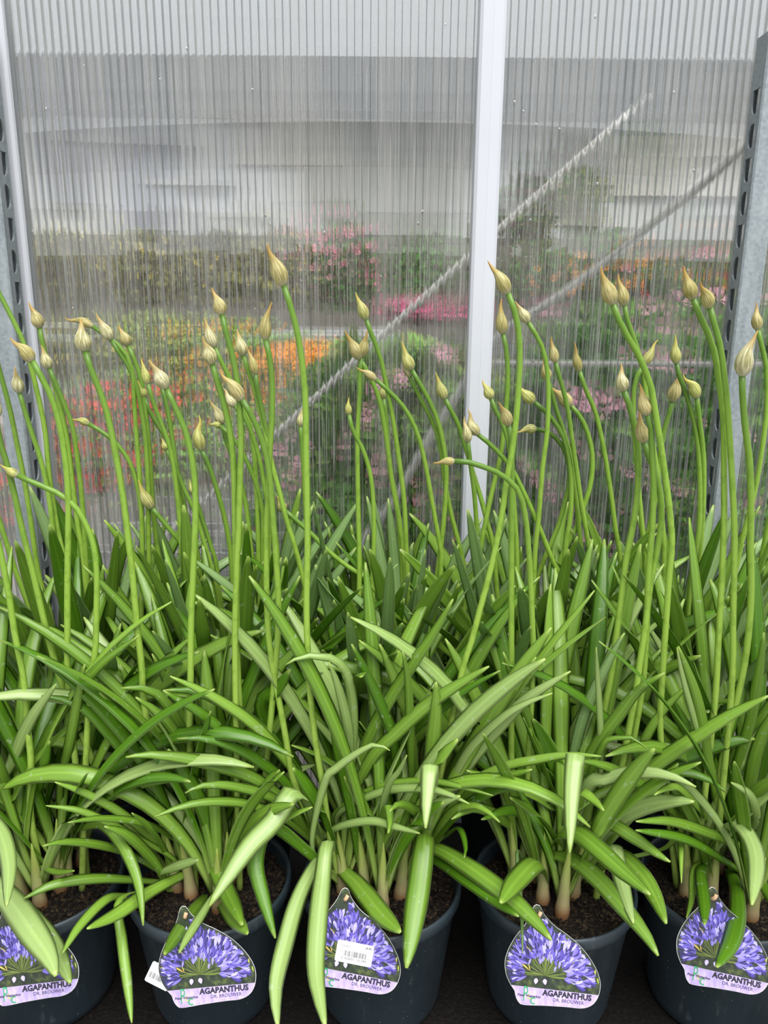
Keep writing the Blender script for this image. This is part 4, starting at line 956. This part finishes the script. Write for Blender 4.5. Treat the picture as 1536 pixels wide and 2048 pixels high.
# ------------------------------------------------------------------ printed plant labels
TILT = math.radians(22)
TN = Vector((0, -math.cos(TILT), math.sin(TILT))); TV = Vector((0, math.sin(TILT), math.cos(TILT))); TU = Vector((1, 0, 0))
TP = Vector((0, FY-.1275, RIM+.001))
OUT = [(545, 168), (590, 190), (640, 290), (760, 420), (900, 520), (1050, 650), (1160, 780), (1250, 930), (1292, 1050), (1300, 1150), (1270, 1270), (1200, 1360), (1080, 1398), (900, 1382), (650, 1366), (390, 1355), (330, 1318), (298, 1255), (285, 1185), (240, 1120), (190, 1010), (170, 890), (180, 790), (230, 660), (310, 530), (400, 420), (470, 300), (510, 195)]
CPX = (980+735/5.908, 1780+870/5.908)
CT = at_plane(*CPX, TP, TN)
TROT = math.radians(5.8)
def loc2(x, y):
    p = at_plane(980+x/5.908, 1780+y/5.908, TP, TN)-CT
    u, v = p.dot(TU), p.dot(TV)
    return (u*math.cos(TROT)-v*math.sin(TROT), u*math.sin(TROT)+v*math.cos(TROT))
OUTL = [loc2(*p) for p in OUT]
# smooth the outline
_f, _L = catmull([Vector((x, y, 0)) for x, y in OUTL+[OUTL[0]]], 0)
OUTS = [(p.x, p.y) for p in (sample(_f, _L, i/90) for i in range(90))]
def inside(x, y, poly):
    c = False; j = len(poly)-1
    for i in range(len(poly)):
        xi, yi = poly[i]; xj, yj = poly[j]
        if (yi > y) != (yj > y) and x < (xj-xi)*(y-yi)/(yj-yi)+xi: c = not c
        j = i
    return c
def shrink(poly, f):
    cx = sum(p[0] for p in poly)/len(poly); cy = sum(p[1] for p in poly)/len(poly)
    return [(cx+(x-cx)*f, cy+(y-cy)*f) for x, y in poly]
BAND = loc2(285, 1124)[1]         # top of the lavender band, straight in label space
def clip_below(poly, yc, keep_above):
    out = []
    for a, b in zip(poly, poly[1:]+poly[:1]):
        ia, ib = (a[1] >= yc) == keep_above, (b[1] >= yc) == keep_above
        if ia: out.append(a)
        if ia != ib:
            t = (yc-a[1])/(b[1]-a[1]); out.append((a[0]+(b[0]-a[0])*t, yc))
    return out
INK = M('print_ink'); _va = INK.n('ShaderNodeVertexColor'); _va.layer_name = 'ink'
INKM = INK.done(INK.bsdf(_va.outputs[0], .3, .5))
CARD = simple('label_card', (.82, .81, .84), .3, .03)
BANDM = None
_b = M('lavender_band'); _c = _b.coord(); _bn = _b.noise(_b.mapping(_c, (1, .5, 1)), 120, 3)
BANDM = _b.done(_b.bsdf(_b.ramp(_bn, [(.35, (.40, .31, .64)), (.65, (.58, .49, .80))]), .3))
_b = M('print_ground'); _c = _b.coord(); _bn = _b.noise(_c, 90, 4)
GROUNDM = _b.done(_b.bsdf(_b.ramp(_bn, [(.3, (.012, .018, .014)), (.55, (.035, .05, .028)), (.7, (.10, .13, .035)), (.85, (.30, .33, .08))]), .3))
def flat_mesh(name, poly, z, mat):
    return pydata(name, [(x, y, z) for x, y in poly], [tuple(range(len(poly)))], mat, False)
def label_meshes():
    ME = {}
    n = len(OUTS)
    vs = [(x, y, 0) for x, y in OUTS]+[(x, y, .0007) for x, y in OUTS]
    fs = [tuple(range(n-1, -1, -1)), tuple(range(n, 2*n))]+[(i, (i+1) % n, n+(i+1) % n, n+i) for i in range(n)]
    ME['card'] = pydata('card', vs, fs, CARD, False)
    inner = shrink(OUTS, .993)
    ME['photo_print'] = flat_mesh('photo_print', clip_below(inner, BAND, True), .0009, GROUNDM)
    ME['name_band'] = flat_mesh('name_band', clip_below(inner, BAND, False), .0009, BANDM)
    # petals of the printed photograph
    r = random.Random(77); vs, fs, cols = [], [], []
    safe = shrink(OUTS, .985); zz = [.0010]
    def poly(pts, c):
        if not all(inside(x, y, safe) and y > BAND+.0006 for x, y in pts): return
        b = len(vs); zz[0] += 2e-7
        for x, y in pts: vs.append((x, y, zz[0]))
        fs.append(tuple(range(b, b+len(pts)))); cols.append(c)
    def petal(x, y, a, l, w_, c):
        ca, sa = math.cos(a), math.sin(a)
        pts = [(x+ca*l*s-sa*w_*o, y+sa*l*s+ca*w_*o) for s, o in ((0, 0), (.3, .7), (.65, 1), (.9, .55), (1, 0), (.9, -.55), (.65, -1), (.3, -.7))]
        poly(pts, c)
        c2 = tuple(min(1, q*1.55+.05) for q in c)
        poly([(x+ca*l*s-sa*w_*o, y+sa*l*s+ca*w_*o) for s, o in ((.1, .05), (.6, .42), (.92, 0), (.6, .12))], c2)
    PUR = [(.08, .06, .34), (.13, .10, .48), (.21, .17, .62), (.31, .27, .74), (.44, .40, .85), (.05, .035, .20), (.03, .03, .10)]
    cx, cy = loc2(640, 1010)
    sc = (loc2(1300, 1000)[0]-loc2(170, 1000)[0])/1130
    for k in range(26):   # yellow-green blades at right, ochre at left
        x, y = loc2(r.uniform(930, 1280), r.uniform(800, 1150)); petal(x, y, math.pi/2+r.uniform(-.5, .5), sc*r.uniform(70, 170), sc*r.uniform(5, 14), r.choice([(.35, .42, .05), (.5, .5, .1), (.16, .24, .04), (.05, .07, .02)]))
    for k in range(16):
        x, y = loc2(r.uniform(190, 520), r.uniform(380, 980)); petal(x, y, r.uniform(1.8, 3), sc*r.uniform(60, 120), sc*r.uniform(5, 12), r.choice([(.72, .48, .10), (.80, .62, .22)]))
    for k in range(60):   # flower stalks of the umbel
        a = r.uniform(-.15, math.pi+.15); petal(cx, cy, a, sc*r.uniform(170, 330), sc*4, r.choice([(.06, .09, .02), (.12, .17, .03), (.20, .25, .05)]))
    for k in range(85):   # upper umbel behind
        a, d = r.uniform(0, 6.28), r.uniform(0, 1)**.5*sc*235
        x0, y0 = loc2(820, 520); x, y = x0+d*math.cos(a), y0+d*math.sin(a)*1.15
        for j in range(4): petal(x, y, a+r.uniform(-1.2, 1.2), sc*r.uniform(50, 95), sc*r.uniform(9, 15), r.choice(PUR))
    for (sx, sy) in ((1040, 790), (900, 600), (1130, 820), (690, 640)):   # open star flowers
        x, y = loc2(sx, sy)
        for j in range(6): petal(x, y, j*math.pi/3+.3, sc*82, sc*17, r.choice(PUR[2:5]))
    for k in range(120):   # near umbel florets
        a = r.uniform(-.18, math.pi+.18); d = sc*r.uniform(190, 470)
        x, y = cx+d*math.cos(a)*1.08, cy+d*math.sin(a)*.95
        for j in range(5): petal(x, y, a+(j-2)*.2+r.uniform(-.08, .08), sc*r.uniform(90, 150), sc*r.uniform(13, 20), r.choice(PUR))
    for k in range(34):   # closed buds
        a = r.uniform(.4, math.pi-.3); d = sc*r.uniform(120, 330)
        petal(cx+d*math.cos(a), cy+d*math.sin(a), math.pi/2+r.uniform(-.5, .5), sc*r.uniform(60, 100), sc*r.uniform(12, 18), r.choice(PUR[:4]))
    for (sx, sy) in ((530, 1110), (650, 1120)):
        x, y = loc2(sx, sy); petal(x, y, math.pi/2+r.uniform(-.4, .4), sc*70, sc*26, (.55, .48, .86))
    me = pydata('printed_flowers', vs, fs, INKM, False)
    at = me.color_attributes.new('ink', 'FLOAT_COLOR', 'CORNER')
    for p in me.polygons:
        for li in p.loop_indices: at.data[li].color = (*cols[p.index], 1)
    ME['printed_flowers'] = me
    return ME
LM = label_meshes()
def text_mesh(name, s, size, mat, shear=0, weight=0, sx=1):
    cu = bpy.data.curves.new(name, 'FONT'); cu.body = s; cu.size = size; cu.shear = shear; cu.offset = weight; cu.align_x = 'CENTER'; cu.align_y = 'CENTER'; cu.resolution_u = 2
    o = bpy.data.objects.new(name, cu); COL.objects.link(o)
    dg = bpy.context.evaluated_depsgraph_get(); me = bpy.data.meshes.new_from_object(o.evaluated_get(dg))
    bpy.data.objects.remove(o)
    for v in me.vertices: v.co.x *= sx
    me.materials.clear(); me.materials.append(mat); me.name = name
    return me
SCL = (loc2(1300, 1000)[0]-loc2(170, 1000)[0])/1130
def fit_text(name, s, px_w, mat, **k):
    me = text_mesh(name, s, .01, mat, **k); xs = [v.co.x for v in me.vertices]; f = px_w*SCL/(max(xs)-min(xs))
    for v in me.vertices: v.co *= f
    return me
GREENI = simple('green_ink', (.05, .36, .14), .35, .05); LIMEI = simple('lime_ink', (.55, .62, .10), .35, .05); NAVY = simple('navy_ink', (.05, .04, .12), .35, .05)
T1 = fit_text('name_lettering', 'AGAPANTHUS', 585, PRINTBLACK, weight=.0004, sx=1.0)
T2 = fit_text('cultivar_lettering', 'DR. BROUWER', 365, NAVY)
T3 = fit_text('brand_lettering', 'Peter Westerbos', 268, PRINTBLACK, weight=.00015)
T4 = fit_text('logo_letter', 'P', 52, GREENI, sx=.5); T5 = fit_text('logo_letter', 'c', 62, GREENI); T6 = fit_text('logo_leaf', 'c', 46, LIMEI)
PEGM = simple('wooden_peg', (.62, .40, .24), .5, .1, 60)
def ppos(x, y, z=.0011):
    a = loc2(x, y); return (a[0], a[1], z)
STICK = simple('sticker_white', (.86, .86, .87), .35, .02)
S1 = fit_text('sticker_lettering', 'Tuinplant', 118, PRINTBLACK); S2 = fit_text('price_lettering', '24,95', 76, PRINTBLACK, weight=.0002); S3 = fit_text('number_lettering', '2  020001 101399', 300, PRINTBLACK)
def bar_mesh():
    r = random.Random(9); vs, fs = [], []; x = -135*SCL
    while x < 135*SCL:
        w_ = r.choice((2, 3, 5))*SCL; b = len(vs); h = 32*SCL
        vs += [(x, -h, 0), (x+w_, -h, 0), (x+w_, h, 0), (x, h, 0)]; fs.append((b, b+1, b+2, b+3)); x += w_+r.choice((3, 4, 6))*SCL
    return pydata('barcode', vs, fs, PRINTBLACK, False)
BAR = bar_mesh()
def rounded(wd, ht, rad, n=5):
    out = []
    for (sx, sy, a0) in ((1, 1, 0), (-1, 1, 90), (-1, -1, 180), (1, -1, 270)):
        for i in range(n+1):
            a = math.radians(a0+90*i/n); out.append((sx*(wd/2-rad)+rad*math.cos(a), sy*(ht/2-rad)+rad*math.sin(a)))
    return out
def slab(name, poly, z0, z1, mat):
    n = len(poly); vs = [(x, y, z0) for x, y in poly]+[(x, y, z1) for x, y in poly]
    return pydata(name, vs, [tuple(range(n-1, -1, -1)), tuple(range(n, 2*n))]+[(i, (i+1) % n, n+(i+1) % n, n+i) for i in range(n)], mat, False)
# centre px of each label, rotation in the picture (deg)
LABS = [(58, 1917, 7.0), (412, 1922, 5.5), (710, 1895, -10), (1105, 1927, -5.8), (1448, 1894, -11.5)]
for i, (px, py, ang) in enumerate(LABS):
    root, loc, _ = PLANTS[i]
    P = at_plane(px, py, TP, TN)
    L = link('plant_label', LM['card'], None, root); L['label'] = 'teardrop label printed with purple agapanthus flowers'
    R = Matrix((TU, TV, TN)).transposed() @ Matrix.Rotation(math.radians(ang), 3, 'Z')
    L.matrix_local = Matrix.Translation(P-loc) @ R.to_4x4()
    for nm in ('photo_print', 'name_band', 'printed_flowers'): link(nm, LM[nm], None, L)
    def put(me, x, y, z=.0013, rot=0):
        o = link(me.name.split('.')[0], me, None, L); o.location = ppos(x, y, z); o.rotation_euler.z = rot; return o
    put(T1, 905, 1244); put(T2, 920, 1316); put(T4, 412, 1228, .00125); put(T5, 498, 1290, .00125); put(T6, 455, 1250, .0012, .5); put(T3, 457, 1246, .0016)
    pg = link('peg', tube_mesh('peg', [Vector(ppos(555, 320, -.004)), Vector(ppos(570, 290, .0045)), Vector(ppos(590, 245, .004))], .0028, PEGM, 8, 6), None, L)
    if i == 2:
        st = link('price_sticker', slab('price_sticker', rounded(440*SCL, 240*SCL, 22*SCL), .0014, .0017, STICK), None, L)
        st.location = ppos(735, 935, 0); st.rotation_euler.z = math.radians(0)
        put(S1, 620, 850, .0019); put(S2, 895, 868, .0019); put(BAR, 740, 950, .0019); put(S3, 730, 1010, .0020)
    if i == 1:
        st = link('price_sticker', slab('price_sticker', rounded(300*SCL, 240*SCL, 22*SCL), -.0012, -.0008, STICK), None, L)
        st.location = ppos(175, 935, 0); st.rotation_euler.z = math.radians(-30)
        put(BAR, 160, 960, -.0006, math.radians(-30))
